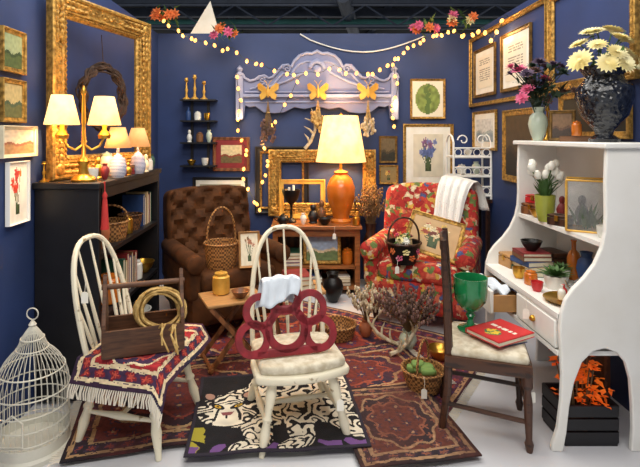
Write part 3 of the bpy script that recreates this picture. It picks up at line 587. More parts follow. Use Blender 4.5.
def flower(root,p,r,mat,d=(0,0,1),layers=3,n=10,ctr=None):
    m=MB(); 
    for l in range(layers):
        el=R(8+l*(70/layers)); L_=r*(1-.13*l)
        for i in range(n-l):
            a=2*PI*(i+.5*l)/(n-l); m.leaf((0,0,.1*r),(math.cos(a)*math.cos(el),math.sin(a)*math.cos(el),math.sin(el)),L_,L_*.55)
    m.ball((0,0,.15*r),r*.22,8); Mx=T(V(p))@zto(d); m.v=[Mx@v for v in m.v]; return m.build('flower',mat,root)
def bouquet(lab,p,heads,mats,r,lm='leaf',nl=40,layers=3,name='flower_arrangement',n=10,drop=.08):
    t=thing(name,lab,'flowers',p); s=MB(); lf=MB()
    for h in heads:
        h=V(h); s.tube([(U(-.01,.01),U(-.01,.01),-drop),h*.5+V((0,0,.03)),h],.003,5)
        flower(t,h,r*U(.8,1.15),random.choice(mats),(h.normalized()+V((0,-.35,.2))),layers,n)
    for i in range(nl):
        h=V(random.choice(heads))*U(.3,.95); lf.leaf(h,(U(-1,1),U(-1,1),U(-.3,.8)),U(.05,.1),U(.02,.04))
    s.build('stems',lm,t)
    if nl: lf.build('leaves',lm,t)
    return t
bouquet('small cream and pink flowers filling the black decorated basket',fbk+V((0,0,.12)),[(U(-.08,.08),U(-.08,.06),U(.03,.08)) for _ in range(9)],['yel','pink','wpet'],.03,'leaf',40,2)
pic('tilted gilt-framed flower painting resting on the floral armchair seat',(1.0,3.58,.485+.18),-20,.40,.30,.03,'gold',flow('#caa676',['#a84a32','#d8b25a','#7a3a2c','#e3d3a8'],n=16,seed=21),None,0,rx=-18,ry=14)
t=thing('lace_throw','white lace throw draped over the floral armchair back','throw',FC,-25)
LP=[(.105,.60),(.13,.75),(.165,.92),(.20,1.02),(.26,1.075),(.36,1.085),(.44,1.05),(.465,.95),(.465,.85)]
def lt(u,v):
    q=v*(len(LP)-1); i=min(int(q),len(LP)-2); f=q-i; y=LP[i][0]*(1-f)+LP[i+1][0]*f; z=LP[i][1]*(1-f)+LP[i+1][1]*f
    x=.07+.27*u*(.75+.35*v)+.12*(v-.3); return (x,y+.012*math.sin(26*u+3*v),z-.06*((min(x,.4)/.4)**2.6)-(.10*math.sin(PI*u*1.2+.4)+.05*math.sin(9*u)+.012*math.sin(60*u))*max(0,1-v*4))
MB().grid(lt,40,32).build('cloth','lace',t,solid=.003)
t=thing('folding_stand','low wooden stand with angled crossed legs before the brown armchair','stand',(-.42,2.95,.03),24)
MB().rbox((0,0,.395),(.36,.27,.022),.009,5).build('top','lwood',t)
for y in(-.11,.11):
    for s in(-1,1): MB().box((0,0,0),(.025,.018,.5),T(0,y+s*.011,.195)@Rt(s*40,'Y')).build('crossed_leg','mwood',t)
for s in(-1,1): MB().tube([(s*.15,-.12,.02),(s*.15,.12,.02)],.010,8).build('rail','mwood',t)
lv('canister','gold tin canister on the low crossed-leg stand','canister',(-.49,2.98,.437),'jar',.055,.14,'gilt')
lv('bowl','small wooden bowl on the low crossed-leg stand','bowl',(-.36,2.90,.437),'bowl',.055,.045,'mwood')
t=thing('wooden_stool','small wooden stool with curved legs behind the central chair','stool',(-.02,3.16,.012),10); MB().rbox((0,0,.4),(.34,.26,.03),.012,5).build('seat','lwood',t)
for sx in(-1,1):
    for sy in(-1,1): MB().tube([(sx*.12,sy*.09,.39),(sx*.16,sy*.11,.28),(sx*.13,sy*.1,.14),(sx*.17,sy*.12,.008)],.014,8).build('leg','mwood',t)
stack('on the wooden stool',(-.02,3.16,.427),[('bbrown',.03),('btan',.03),('bred',.025)],.16,.22,20)
lv('crock','brown stoneware crock on the floor by the bookcase','crock',(-.86,3.10,.0),'jar',.10,.26,'amber')
basket('flat oval basket on the floor beside the wooden stool',(.26,3.36,.012),.13,.11,.09,0,'wicker')
lv('bowl','brass bowl on the rug before the floral armchair','bowl',(.88,3.02,.012),'bowl',.08,.07,'brass')
lv('jug','dark iron jug at the foot of the low cabinet','jug',(.28,4.08,.01),'vase',.09,.24,'iron')
# ---------------------------------------------------------------- chest
t=thing('open_cabinet','low warm wooden open cabinet under the amber lamp','cabinet',(.145,4.46,0)); CT=.62
B((.145,4.45,CT-.015),(.80,.50,.03)).build('top','cwood',t,W=True,bevel=.005)
for x in(-.22,.51): B((x,4.47,.3),(.045,.42,.56)).build('side_panel','cwood',t,W=True)
B((.145,4.47,.24),(.70,.42,.02)).build('shelf','cwood',t,W=True); B((.145,4.67,.3),(.7,.015,.56)).build('back_panel','mwood',t,W=True); B((.145,4.47,.06),(.7,.42,.03)).build('bottom','cwood',t,W=True)
B((.145,4.26,.555),(.7,.02,.07)).build('apron','cwood',t,W=True)
for x in(-.21,.5):
    for y in(4.28,4.65): B((x,y,.025),(.04,.04,.05)).build('foot','dwood',t,W=True)
pic('blue and white landscape in gilt frame inside the low cabinet',(.20,4.36,.25+.145),0,.34,.28,.03,'gold',land('#a9c0da','#6a7f50','#d9cba8'),None,0,rx=-8)
stack('inside the low cabinet, upper level',(-.08,4.40,.25),[('bblue',.03),('bred',.03),('btan',.025),('bgreen',.03)],.18,.24,0)
stack('on the low cabinet floor at left',(.08,4.38,.075),[('bbrown',.035),('paper',.03),('bblue',.03)],.22,.24,0)
stack('on the low cabinet floor at right',(.36,4.38,.075),[('bk',.03),('btan',.03),('paper',.02)],.16,.22,0)
lv('jar','brown jar inside the low cabinet right of the landscape','jar',(.43,4.36,.25),'jar',.05,.15,'amber')
p=V((.375,4.40,CT)); t=thing('table_lamp','large amber ceramic lamp with cream shade on the low cabinet','lamp',p)
MB().lathe([(.09,0),(.095,.02),(.07,.04),(.085,.1),(.125,.22),(.13,.32),(.10,.40),(.06,.44),(.07,.46),(.03,.48)],32).build('base','amber',t)
MB().lathe([(.02,.47),(.012,.5),(.012,.62),(.02,.64)],12).build('stem','brass',t)
fshade((0,0,.555),.155,.228,.42,'shade',t); light(p+V((0,-.0,.75)),44)
MB().lathe([(.006,.975),(.014,.99),(.004,1.0),(0,1.01)],10).build('finial','brass',t)
lv('compote','black pedestal compote on the low cabinet left of the amber lamp','bowl',(-.08,4.40,CT),'compote',.085,.30,'iron')
lv('figurine','small black figurine on the low cabinet beside the compote','figurine',(.12,4.36,CT),'fig',.055,.17,'bk')
lv('bowl','small black bowl at the low cabinet front edge','bowl',(.22,4.28,CT),'bowl',.06,.06,'iron'); lv('vase','little white bud vase on the low cabinet','vase',(.03,4.30,CT),'vase',.03,.1,'cer')
teapot('dark iron teapot at the left front of the low cabinet',(-.15,4.30,CT),.055,'iron',10)
lv('jar','small brass jar at right end of the low cabinet top','jar',(.50,4.26,CT),'jar',.035,.09,'brass'); lv('figurine','brown carved figurine behind the black bowl on the cabinet','figurine',(.20,4.42,CT),'fig',.045,.2,'bbrown')
for i,(x,h) in enumerate([(-.1,.12),(-.06,.14)]): MB().lathe([(.011,0),(.011,h)],10,T(x,4.40,CT+.20)).one('candle','paper',['shorter cream candle standing in the black compote','taller cream candle standing in the black compote'][i],'candle')
# ---------------------------------------------------------------- wall shelf
t=thing('wall_shelf','narrow black tiered shelf on the back wall near the left corner','shelf',(-.98,4.66,1.1)); zs=[1.755,1.554,1.343,1.12]
for z in zs: B((-.98,4.655,z),(.34,.14,.015)).build('shelf_board','black',t,W=True)
for x in(-1.06,-.9): B((x,4.715,1.43),(.025,.02,.68)).build('upright','black',t,W=True)
for i,(x,h) in enumerate([(-1.10,.21),(-1.02,.24),(-.93,.18)]):
    lv('candlestick',['brass candlestick on the wall shelf top nearest the corner','tallest brass candlestick in the middle of the wall shelf top','shortest brass candlestick at right of the wall shelf top'][i],'candlestick',(x,4.65,zs[0]+.0075),'candle',.075,h,'gilt','brass candlesticks on the wall shelf')
for lab,nm,x,z,key,r,h,m in [('blue glass bottle on the second tier of the wall shelf','bottle',-1.08,1,'bottle',.025,.13,'bblue'),('white lidded jar on the second tier of the wall shelf','jar',-.99,1,'jar',.035,.09,'cer'),('brass cup on the second tier of the wall shelf','cup',-.9,1,'cup',.03,.07,'brass'),('white figurine on the third tier of the wall shelf','figurine',-1.07,2,'fig',.03,.12,'cer'),('brown jar on the third tier of the wall shelf','jar',-.97,2,'jar',.035,.1,'bbrown'),('pale vase on the third tier of the wall shelf','vase',-.88,2,'vase',.03,.12,'cerg'),('brass bowl on the lowest tier of the wall shelf','bowl',-1.05,3,'bowl',.045,.05,'brass'),('white cup on the lowest tier of the wall shelf','cup',-.92,3,'cup',.035,.07,'cer')]:
    lv(nm,lab,nm,(x,4.645,zs[z]+.0075),key,r,h,m)
# ---------------------------------------------------------------- wire rack on a stand
t=thing('corner_stand','tall dark wooden stand holding the white wire rack in the corner','stand',(1.50,4.32,0)); B((0,0,.84),(.36,.26,.03)).build('top','dwood',t)
for sx in(-1,1):
    for sy in(-1,1): B((sx*.15,sy*.1,.4125),(.03,.03,.825)).build('leg','dwood',t)
t=thing('wire_rack','short white scrolled wire rack in the back right corner','rack',(1.515,4.32,.855))
for sx in(-1,1):
    for sy in(-1,1): MB().tube([(sx*.165,sy*.1,0),(sx*.165,sy*.1,.50)],.010,7).build('post','white',t)
    MB().tube([(sx*.165,-.1,.50),(sx*.165,-.06,.55),(sx*.165,0,.57),(sx*.165,.06,.55),(sx*.165,.1,.50)],.009,7).build('end_scroll','white',t)
for z in(.03,.2,.37):
    m=MB().tube([(-.165,-.1,z),(.165,-.1,z),(.165,.1,z),(-.165,.1,z)],.010,6,True)
    for i in range(9): m.tube([(-.165+.33*(i+.5)/9,-.1,z),(-.165+.33*(i+.5)/9,.1,z)],.006,5)
    m.build('wire_shelf','white',t)
    m=MB().tube([(-.165,-.1,z+.08),(.165,-.1,z+.08)],.007,6)
    for i in range(4): m.tube([(-.165+.0825*(i+.5)+.03*math.cos(q),-.1,z+.042+.03*math.sin(q)) for q in [2*PI*j/12 for j in range(12)]],.004,5,True)
    m.build('scroll_rail','white',t)
m=MB()
for s in(-1,1): m.tube([(s*(.02+.05*math.cos(q)*(1-q/9)+.06),-.1,.52+.05*math.sin(q)*(1-q/9)) for q in [i*.45 for i in range(15)]],.006,6)
m.build('scroll_front','white',t)
for i,(x,z,key,h,mm) in enumerate([(-.06,.205,'jar',.09,'cer'),(.07,.205,'vase',.11,'cerg'),(.0,.375,'bowl',.05,'cer')]): lv(['jar','vase','bowl'][i],['white jar on the middle tier of the white wire rack','pale sage vase on the middle tier of the white wire rack','white bowl on the top tier of the white wire rack'][i],['jar','vase','bowl'][i],(1.515+x,4.32,.86+z+.005),key,.04,h,mm)
# ---------------------------------------------------------------- white cabinet
Y0,Y1=2.15,3.04; t=thing('shelf_cabinet','white painted curved-side shelf cabinet along the right wall','cabinet',(1.36,2.595,0)); cabt=t
pan=[(1.60,1.36),(1.345,1.36),(1.340,1.2),(1.342,1.06),(1.338,.98),(1.322,.91),(1.29,.84),(1.245,.78),(1.195,.73),(1.16,.68),(1.142,.62),(1.135,.55),(1.14,.44),(1.145,.34),(1.14,.22),(1.125,.1),(1.10,.03),(1.10,0),(1.15,0),(1.165,.08),(1.178,.2),(1.2,.31),(1.235,.40),(1.285,.45),(1.34,.462),(1.39,.445),(1.43,.40),(1.452,.32),(1.46,.2),(1.462,.1),(1.455,0),(1.60,0)]
for y in(Y0,Y1-.025): MB().prism(pan,y,y+.025).build('side_panel','white',t,W=True,smooth=False,bevel=.006)
B((1.465,2.595,1.372),(.28,.93,.026)).build('top','white',t,W=True,bevel=.006)
B((1.47,2.595,.92),(.26,.84,.022)).build('shelf','white',t,W=True); B((1.365,2.595,.60),(.46,.84,.022)).build('shelf','white',t,W=True)
B((1.59,2.595,.92),(.015,.84,.92)).build('back_panel','white',t,W=True); B((1.365,2.595,.43),(.46,.84,.02)).build('bottom','white',t,W=True)
B((1.15,2.595,.59),(.02,.84,.03)).build('rail','white',t,W=True)
for y,pl in((2.385,0),(2.80,.13)):
    dd=B((1.142-pl,y,.51),(.02,.39,.125)).build('drawer','white',t,W=True,bevel=.005); q=MB().ball((1.125-pl,y,.51),.016).build('knob','brass'); q.parent=dd; q.location=-V(t.location)
    if pl:
        m=MB(); 
        for s in(-1,1): m.box((1.142-pl/2+.04,y+s*.18,.50),(.2,.012,.09))
        m.box((1.18,y,.458),(.2,.36,.008)); q=m.build('drawer_tray','lwood'); q.parent=dd; q.location=-V(t.location)
t.location.x+=.03
KT=1.385; K2=.931; K3=.611
def cb(px,Y): return (px-300)*Y/480
up=V((cb(604,2.36),2.36,KT)); lv('urn_vase','large black textured glass urn on the white cabinet top','vase',up,'urn',.128,.37,'urn',n=32)
bouquet('big cream and yellow flowers in the black urn',up+V((0,0,.34)),[(x,y,z) for x,y,z in[(-.13,-.03,.05),(-.07,-.06,.12),(-.02,.02,.20),(.05,-.04,.16),(.11,0,.09),(.13,-.05,.02),(.0,-.09,.08),(-.08,.05,.08),(.07,.05,.21),(-.10,.03,.14),(.03,-.1,.03),(-.05,-.1,.03),(.1,.02,.16),(-.06,0,.19)]],['yel'],.060,'leaf',22,7,n=15)
vp=V((cb(538,2.86),2.86,KT)); lv('vase','pale sage green vase on the far end of white cabinet','vase',vp,'vase',.055,.2,'cerg')
bouquet('dark purple and green leafy flowers in the sage vase',vp+V((0,0,.19)),[(U(-.13,.2),U(-.1,.1),U(.05,.31)) for _ in range(24)],['purp','purp','dleaf','heather','pink'],.05,'dleaf',150,3)
pic('small gilt picture propped between vase and urn on the cabinet',(cb(562,2.66),2.66,KT+.085),-35,.13,.17,.018,'dgold',land('#7a5a3a','#3a2a1c','#5c3f28'),None,0,rx=-8)
book('brown book lying on the white cabinet top near the urn',(cb(577,2.55),2.55,KT),(.12,.16,.03),60,'bbrown')
lv('jar','small amber jar beside the urn on cabinet top','jar',(cb(580,2.47),2.5,KT+.03),'jar',.025,.08,'amber')
lv('candlestick','brass candlestick behind the sage vase on cabinet top','candlestick',(1.52,2.95,KT),'candle',.05,.22,'brass')
p=V((1.48,2.46,K2)); t=thing('display_box','brass-edged glass display box on the white cabinet middle shelf','box',p,-30); a_,b_,h_=.1,.08,.26
m=MB()
for x in(-a_,a_):
    for y in(-b_,b_): m.tube([(x,y,.005),(x,y,h_)],.006,6)
for z in(.005,h_): m.tube([(-a_,-b_,z),(a_,-b_,z),(a_,b_,z),(-a_,b_,z)],.006,6,True)
m.build('brass_edges','gilt',t); B((0,0,.003),(2*a_,2*b_,.006)).build('base','brass',t)
for y in(-b_,b_): B((0,y,h_/2),(2*a_-.01,.002,h_-.01)).build('pane','glass',t)
for x in(-a_,a_): B((x,0,h_/2),(.002,2*b_-.01,h_-.01)).build('pane','glass',t)
m=MB()
for i in range(30): m.leaf((U(-.05,.05),U(-.04,.04),0),(U(-.5,.5),U(-.5,.5),1),U(.06,.15),.025)
o=m.build('plant_sprigs','leaf'); o.location=p+V((0,0,.008)); tagit(o,'green sprigs inside the brass-edged glass box','plant')
tv=V((cb(545,2.72),2.72,K2)); lv('vase','lime glass vase on the white cabinet middle shelf','vase',tv,'cup',.055,.15,'ylg')
t=thing('flower_arrangement','white tulips in the lime glass vase','flowers',tv+V((0,0,.13))); s=MB(); lf=MB()
for i in range(11):
    h=V((U(-.1,.1),U(-.07,.05),U(.08,.17))); s.tube([(0,0,-.09),h*.5+V((0,0,.03)),h],.004,5); m=MB()
    Mx=T(h)@zto(h.normalized()+V((0,0,.4)))
    m.lathe([(0,0),(.014,.006),(.021,.022),(.019,.038),(.011,.052),(.0,.046)],9,Mx,False); m.build('tulip','wpet',t)
    for q in range(2): lf.leaf((0,0,-.02),(h.x+U(-.05,.05),h.y+U(-.05,.05),h.z),U(.12,.17),.025)
s.build('stems','leaf',t); lf.build('leaves','leaf',t)
def wbox(lab,p,d,rz,mat,clasp=True):
    t=thing('trinket_box',lab,'box',p,rz); w,l,h=d; MB().box((0,0,h*.35),(w,l,h*.7)).build('body',mat,t,bevel=.003); MB().rbox((0,0,h*.86),(w*1.03,l*1.03,h*.28),.01,4).build('lid',mat,t)
    MB().box((0,-l/2-.003,h*.68),(.02,.006,.03)).build('clasp','brass',t)
wbox('small wooden trinket box at far end of the middle shelf',(1.45,2.95,K2),(.14,.1,.07),-70,'mwood'); wbox('small brass-trimmed dark box beside the tulips',(1.41,2.60,K2),(.11,.07,.06),-60,'dwood')
wbox('little red box on top of the wooden trinket box',(1.45,2.95,K2+.072),(.1,.07,.05),-60,'rbook')
wbox('tan wooden keepsake box at far end of the base shelf',(1.30,2.97,K3),(.13,.09,.08),-80,'lwood'); wbox('dark wooden keepsake box behind the book stack',(1.52,2.88,K3),(.16,.1,.12),-80,'dwood')
z=stack('on the white cabinet base shelf',(1.36,2.82,K3),[('bgreen',.03),('btan',.025),('bblue',.03),('bbrown',.025),('bred',.02)],.16,.2,0)
lv('bowl','small dark bowl on top of the white cabinet book stack','bowl',(1.36,2.82,z),'bowl',.06,.06,'iron')
for lab,nm,x,y,z,key,r,h,m in [('white pitcher-like jar at the back of the base shelf','jar',1.54,2.45,K3,'jar',.05,.17,'cer'),('blue vase at the back of the base shelf','vase',1.54,2.58,K3,'vase',.05,.18,'bblue'),('green glass bottle at the back of the base shelf','bottle',1.52,2.32,K3,'bottle',.035,.2,'ggl'),('brass cup at front of the base shelf near the books','cup',1.24,2.72,K3,'cup',.035,.06,'brass'),('amber jar at front of the base shelf beside the brass cup','jar',1.25,2.60,K3,'jar',.035,.08,'amber'),('black figurine at the back of the middle shelf','figurine',1.54,2.62,K2,'fig',.04,.16,'bk'),('white cup at near end of the middle shelf','cup',1.44,2.27,K2,'cup',.035,.06,'cer'),('brown jar at the near end of the middle shelf','jar',1.52,2.24,K2,'jar',.04,.12,'bbrown'),('brass bowl at front of the middle shelf between boxes','bowl',1.41,2.85,K2,'bowl',.045,.045,'brass'),('red figurine at the back of the middle shelf','figurine',1.54,2.82,K2,'fig',.035,.13,'bred'),('tall amber bottle at the back of the base shelf','bottle',1.54,2.70,K3,'bottle',.035,.22,'amber'),('little red cup at front of the base shelf by the tray','cup',1.23,2.49,K3,'cup',.03,.05,'rbook')]:
    lv(nm,lab,nm,(x,y,z),key,r,h,m)
teapot('silver teapot on the base shelf of the white cabinet',(1.42,2.42,K3),.05,'silver',160)
def succ(lab,p,r):
    t=thing('potted_succulent',lab,'plant',p); MB().lathe([(r*.7,0),(r*.75,.01),(r,.07),(r*.9,.07),(r*.7,.03)],20).build('pot','cer',t); m=MB()
    for l in range(4):
        for i in range(11-l): a=2*PI*(i+.5*l)/(11-l); m.leaf((0,0,.06),(math.cos(a),math.sin(a),.25+l*.5),r*(1.7-.3*l),r*.5)
    m.build('leaves','leaf',t)
succ('green succulent in white pot near the front of the base shelf',(1.35,2.54,K3),.06); succ('smaller green succulent behind the other on the base shelf',(1.45,2.66,K3),.045)
potted('trailing green plant in dark pot at near end of base shelf',V((1.44,2.27,K3)),.045,.08,'iron','leaf',50,.11)
t=thing('tray','round brass tray on the white cabinet base shelf','tray',(1.30,2.32,K3)); MB().lathe([(.09,0),(.11,.015),(.115,.018),(.1,.008),(.0,.006)],26).build('dish','brass',t)
for i,(x,y,h,m_) in enumerate([(1.27,2.33,.07,'cer'),(1.33,2.30,.09,'bblue'),(1.30,2.37,.06,'rbook')]): lv('bottle',['little white bottle on the round brass tray','little blue bottle on the round brass tray','little red bottle on the round brass tray'][i],'bottle',(x,y,K3+.011),'bottle',.018,h,m_)
o=MB().grid(lambda u,v:(-.05+.1*u,-.14+.28*v,.02*math.sin(7*u+5*v)+.01*math.sin(13*v)),14,22).build('folded_linen','lblue',solid=.012); o.location=(1.115,2.8,.545); tagit(o,'pale blue linen folded in the open cabinet drawer','linen')
cp=V((1.33,2.29,0)); t=thing('crate','black slatted crate under the white cabinet arch','crate',cp)
for z in(.04,.1,.16):
    for s in(-1,1): B((0,s*.1,z),(.24,.012,.05)).box((s*.12,0,z),(.012,.2,.05)).build('slat','black',t)
B((0,0,.008),(.24,.2,.016)).build('bottom','black',t)
t=thing('flower_arrangement','bright orange autumn leaves and blooms standing in the black crate','flowers',cp+V((0,0,.017))); s=MB(); l_=MB()
for i in range(30):
    e=V((U(-.1,.1),U(-.09,.06),U(.16,.35))); s.tube([(e.x*.3,e.y*.3,0),e],.003,4)
    for q in range(5): l_.leaf(e+V((U(-.02,.02),U(-.02,.02),U(-.03,.02))),(U(-1,1),U(-1,1),U(-.6,.3)),U(.03,.055),U(.025,.035))
s.build('stems','dry',t); l_.build('glowing_orange_leaves','orange',t)
t=thing('wooden_stand','upright brown wooden stand under the white cabinet','stand',(1.50,2.52,0)); B((-.05,0,.19),(.03,.2,.38)).build('leg','mwood',t); B((.05,0,.19),(.03,.2,.38)).build('leg','mwood',t); B((0,0,.39),(.15,.22,.02)).build('top','mwood',t)
# ---------------------------------------------------------------- dark chair
DC=V((.915,2.37,0)); t=thing('side_chair','dark wooden side chair with cream padded seat by the white cabinet','chair',DC,72); DS=-.055
for s in(-1,1):
    MB().tube([(s*.16,.205,0),(s*.16,.175,.22),(s*.16,.17,.40),(s*.16,.18,.66),(s*.155,.195,.92)],[.016,.018,.02,.018,.014],8).build('rear_post','dwood',t)
    MB().turned((s*.175,-.175,0),(s*.175,-.165,.42+DS),[(0,.013),(.1,.02),(.15,.014),(.6,.02),(.75,.014),(.8,.024),(1,.022)]).build('front_leg','dwood',t)
    MB().tube([(s*.17,-.17,.13),(s*.16,.18,.15)],.011,7).build('stretcher','dwood',t)
MB().tube([(-.175,-.17,.2),(.175,-.17,.2)],.013,8).build('stretcher','dwood',t); MB().tube([(-.16,.18,.2),(.16,.18,.2)],.011,7).build('stretcher','dwood',t)
MB().rbox((0,0,.415+DS),(.39,.38,.06),.01,4).build('seat_frame','dwood',t); MB().rbox((0,-.005,.455+DS),(.36,.35,.05),.024,8).build('seat_pad','seatf',t)
for z,y in((.88,.19),(.74,.183),(.60,.174)): MB().grid(lambda u,v:(-.155+.31*u,y+.02*math.sin(PI*u),z-.03+.06*v+.012*math.sin(PI*u)),12,3).build('back_slat','dwood',t,solid=.014)
SZ=.482+DS
lv('goblet','green glass goblet vase on the dark side chair','goblet',(.870,2.45,SZ),'goblet',.082,.27,'ggl',n=28)
book('blue covered book beneath the red book on the side chair',(.985,2.36,SZ),(.15,.19,.018),20,'bblue')
t=book('large red picture book lying on the dark side chair',(.975,2.345,SZ+.018),(.2,.25,.022),-62,'rbook'); 
def cov(u,v):
    if .12<u<.88 and .55<v<.68 and (u*9)%1<.7: return H('#f2e9d8')
    if math.hypot(u-.5,(v-.3)*1.2)<.2: return H('#e8c23a') if nz(u,v,8)>0 else H('#3a7a4a')
    return H('#c9282c')
paint('cover_print',t,.19,.24,24,30,cov,lambda x,y:(x,y,.0228)); 
# ---------------------------------------------------------------- floor basket, antlers, dried plants
fb=FL(423,392); fb.z=.022; basket('round wicker basket with tall handle on the red rug',fb,.115,.085,.11,.15,'wicker',60)
m=MB()
for i in range(10): m.rbox((fb.x+U(-.05,.05),fb.y+U(-.05,.05),fb.z+.09+U(0,.03)),(.07,.06,.035),.017,4,lambda p:p*(1+.25*nz(p.x+i,p.y,40)))
m.one('cloth_scraps','gcloth','green cloth scraps filling the floor basket','cloth')
def antler(lab,p,rz,s=1,rx=0,ry=0):
    m=MB(); m.tube([(0,0,.015),(.08,0,.03),(.17,.02,.08),(.24,.03,.16),(.27,.02,.25)],[.016,.014,.013,.011,.003],8)
    for a,b in(((.06,0,.025),(.08,-.02,.12)),((.14,.015,.06),(.12,-.02,.17)),((.21,.03,.125),(.17,.01,.22))): m.tube([a,(V(a)+V(b))/2+V((.01,0,0)),b],[.011,.009,.002],7)
    o=m.build('antler','antl'); o.location=p; o.rotation_euler=(R(rx),R(ry),R(rz)); o.scale=(s,s,s); tagit(o,lab,'antler')
ap=FL(390,360); ap.z=.022; antler('pale branching antler on the rug before the floral armchair',ap,20,.9); antler('second pale antler lying crosswise behind the first',ap+V((.09,.16,-.008)),150,.85)
antler('pale antler hanging on the back wall below the middle of headboard',P(306,150,4.62),0,1.1,0,-40)
def drybush(lab,p,h,sp,mat,vm,vr,vh,n=40):
    lv('vase','vase holding '+lab.split(',')[0],'vase',p,'vase',vr,vh,vm); t=thing('dried_bouquet',lab,'dried flowers',p+V((0,0,vh*.8))); s=MB(); b=MB()
    for i in range(n):
        a=U(0,2*PI); q=U(.2,1)*sp; e=V((math.cos(a)*q,math.sin(a)*q,h*U(.55,1))); s.tube([(0,0,0),(e.x*.35,e.y*.35,e.z*.55),e],.0025,4)
        for j in range(5): b.ball(e*(1-.07*j)+V((U(-.012,.012),U(-.012,.012),0)),(.009,.009,.014),5)
    s.build('stems','dry',t); b.build('dried_heads',mat,t)
p=FL(408,350); p.z=.012; drybush('dusky pink dried heather, standing on the rug before the floral armchair',p,.29,.24,'heather','cerg',.06,.12,70)
drybush('tall brown dried flowers, left of the floral armchair',V((.66,4.48,.0)),.48,.16,'dry','dwood',.085,.6,60)
drybush('white and tan dried flowers, beside the dusky heather',V((.46,3.36,.012)),.24,.15,'antl','terra',.05,.12,40)
# ---------------------------------------------------------------- overhead: string lights, garlands, cords
def string(lab,pts,Y,n,sag=0,gl=0):
    t=thing('string_lights',lab,'string lights',P(*pts[0],Y)); o=V(t.location); w=[P(a,b,Y)-o for a,b in pts]; f=[]
    for i in range(len(w)-1):
        for j in range(6): f.append(w[i].lerp(w[i+1],j/6)+V((0,.01*math.sin(j*2.1+i),.012*math.sin(j*1.7+i*2.3)-sag*math.sin(PI*j/6))))
    f.append(w[-1]); MB().tube(f,.0028,5).build('cable','wire',t); m=MB().lathe([(0,-.036),(.012,-.028),(.0155,-.013),(.009,.003),(0,.004)],8).build('bulb','bulb',t)
    for i in range(n):
        b=m if i==0 else m.copy()
        if i: C.objects.link(b); b.parent=t
        b.location=f[int((i+U(.2,.8))*(len(f)-1)/n)]; b.rotation_euler=(U(-.6,.6),U(-.6,.6),0)
    for i in range(gl): light(o+f[int((i+.5)*(len(f)-1)/gl)]+V((0,-.03,-.05)),1.6,(1,.62,.28),.03)
string('warm string lights looping along the top of the back wall',[(158,10),(178,30),(205,40),(232,48),(262,64),(300,72),(335,66),(368,72),(392,60),(410,44),(430,34),(452,28),(470,34)],4.5,42,.03,5)
string('warm string lights trailing down left of the headboard',[(236,72),(240,100),(238,128),(246,150),(243,178),(254,200),(262,212)],4.6,15,0,2)
string('warm string lights winding down beside the narrow black frame',[(300,76),(282,110),(262,140),(268,165),(260,190)],4.58,11,0,1)
string('warm string lights hanging at right of the headboard',[(392,60),(398,88),(390,112),(396,130)],4.6,8,0,1)
string('warm string lights along the top edge of right wall',[(470,36),(484,28),(492,40),(505,16),(520,24),(536,4)],3.9,9,0,1)
for i,(px,py,Y,lab) in enumerate([(165,14,4.5,'coral and pink flower cluster at the top of the left corner'),(226,32,4.5,'pink and orange flower cluster on the lights above the wall shelf'),(424,27,4.5,'coral flower cluster on the lights above the botanical print'),(462,20,4.5,'pink and yellow flower cluster near the back right corner')]):
    t=thing('flower_cluster',lab,'flowers',P(px,py,Y)); lf=MB()
    for q in range(6): flower(t,(U(-.11,.11),U(-.05,.03),U(-.05,.05)),.055,random.choice(['pink','opet','yel' if i==3 else 'opet']),(U(-.5,.5),-1,U(-.2,.6)),3,8)
    for q in range(26): lf.leaf((U(-.1,.1),U(-.03,.03),U(-.05,.05)),(U(-1,1),U(-.6,.3),U(-.8,.8)),U(.07,.12),.035)
    lf.build('leaves','leaf',t)
MB().tube([P(300,34,4.715)]+[P(300+125*i/12,36+16*math.sin(PI*i/12),4.715) for i in range(1,13)],.007,6).one('white_cable','white','white cable sagging across the top of back wall','cable')
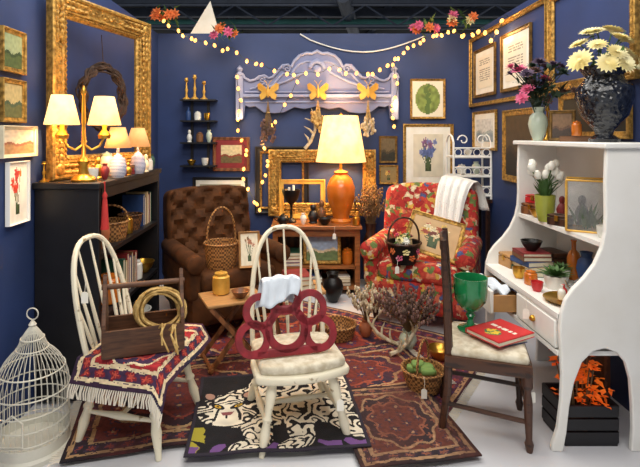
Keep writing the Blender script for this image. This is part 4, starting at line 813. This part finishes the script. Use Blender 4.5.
MB().prism([(-.16,0),(.13,.0),(.04,.33)],-.01,.01,T(-.93,4.77,2.42)).one('pennant','paper','white triangular pennant standing on the back wall top','pennant')
# price tags
for i,(p,lab) in enumerate([(CM+V((.2,-.22,.24)),'white price tag hanging from the central chair seat'),(V((1.05,2.165,.26)),'white price tag hanging on the dark side chair'),(CL+V((.15,-.3,.30)),'white price tag hanging under the draped rug'),(CL+V((-.19,-.2,.72)),'white price tag on left windsor chair hoop'),(V((.3,4.19,.56)),'white price tag hanging at the low cabinet front edge'),(V((1.13,2.4,.55)),'white price tag hanging from the white cabinet drawer'),(V((.68,3.36,.5)),'white price tag hanging on the floral armchair arm'),(V((fb.x-.03,fb.y-.14,.09)),'white price tag hanging on the floor basket')]):
    t=thing('price_tag',lab,'tag',p,U(-20,20)); MB().prism([(-.015,-.05),(.015,-.05),(.015,-.008),(.008,0),(-.008,0),(-.015,-.008)],-.001,.001).build('card','paper',t,smooth=False); MB().tube([(0,0,-.004),(.003,0,.03),(0,.01,.06)],.0015,4).build('string','fringe',t)
# ---------------------------------------------------------------- lights, world, camera
def area(loc,sx,sy,e,rot=(0,0,0),col=(1,.955,.89)):
    l=bpy.data.lights.new('ceiling_light','AREA'); l.shape='RECTANGLE'; l.size=sx; l.size_y=sy; l.energy=e; l.color=col; o=bpy.data.objects.new('ceiling_light',l); C.objects.link(o); o.location=loc; o.rotation_euler=tuple(R(x) for x in rot)
area((.1,2.9,3.25),2.6,1.6,86); area((.1,.6,3.2),3,1.6,112,(30,0,0))
wd=bpy.data.worlds.new('store_ambient'); bpy.context.scene.world=wd; wd.use_nodes=True; wd.node_tree.nodes['Background'].inputs[0].default_value=(1,.98,.95,1); wd.node_tree.nodes['Background'].inputs[1].default_value=.52
cd=bpy.data.cameras.new('camera'); cam=bpy.data.objects.new('camera',cd); C.objects.link(cam); cam.location=(0,0,1.42); cam.rotation_euler=(R(90),0,0); cd.sensor_width=36; cd.lens=27; cd.shift_x=20/640; cd.shift_y=-98.5/640; cd.clip_start=.05
bpy.context.scene.camera=cam
bpy.context.scene.view_settings.view_transform='Standard'
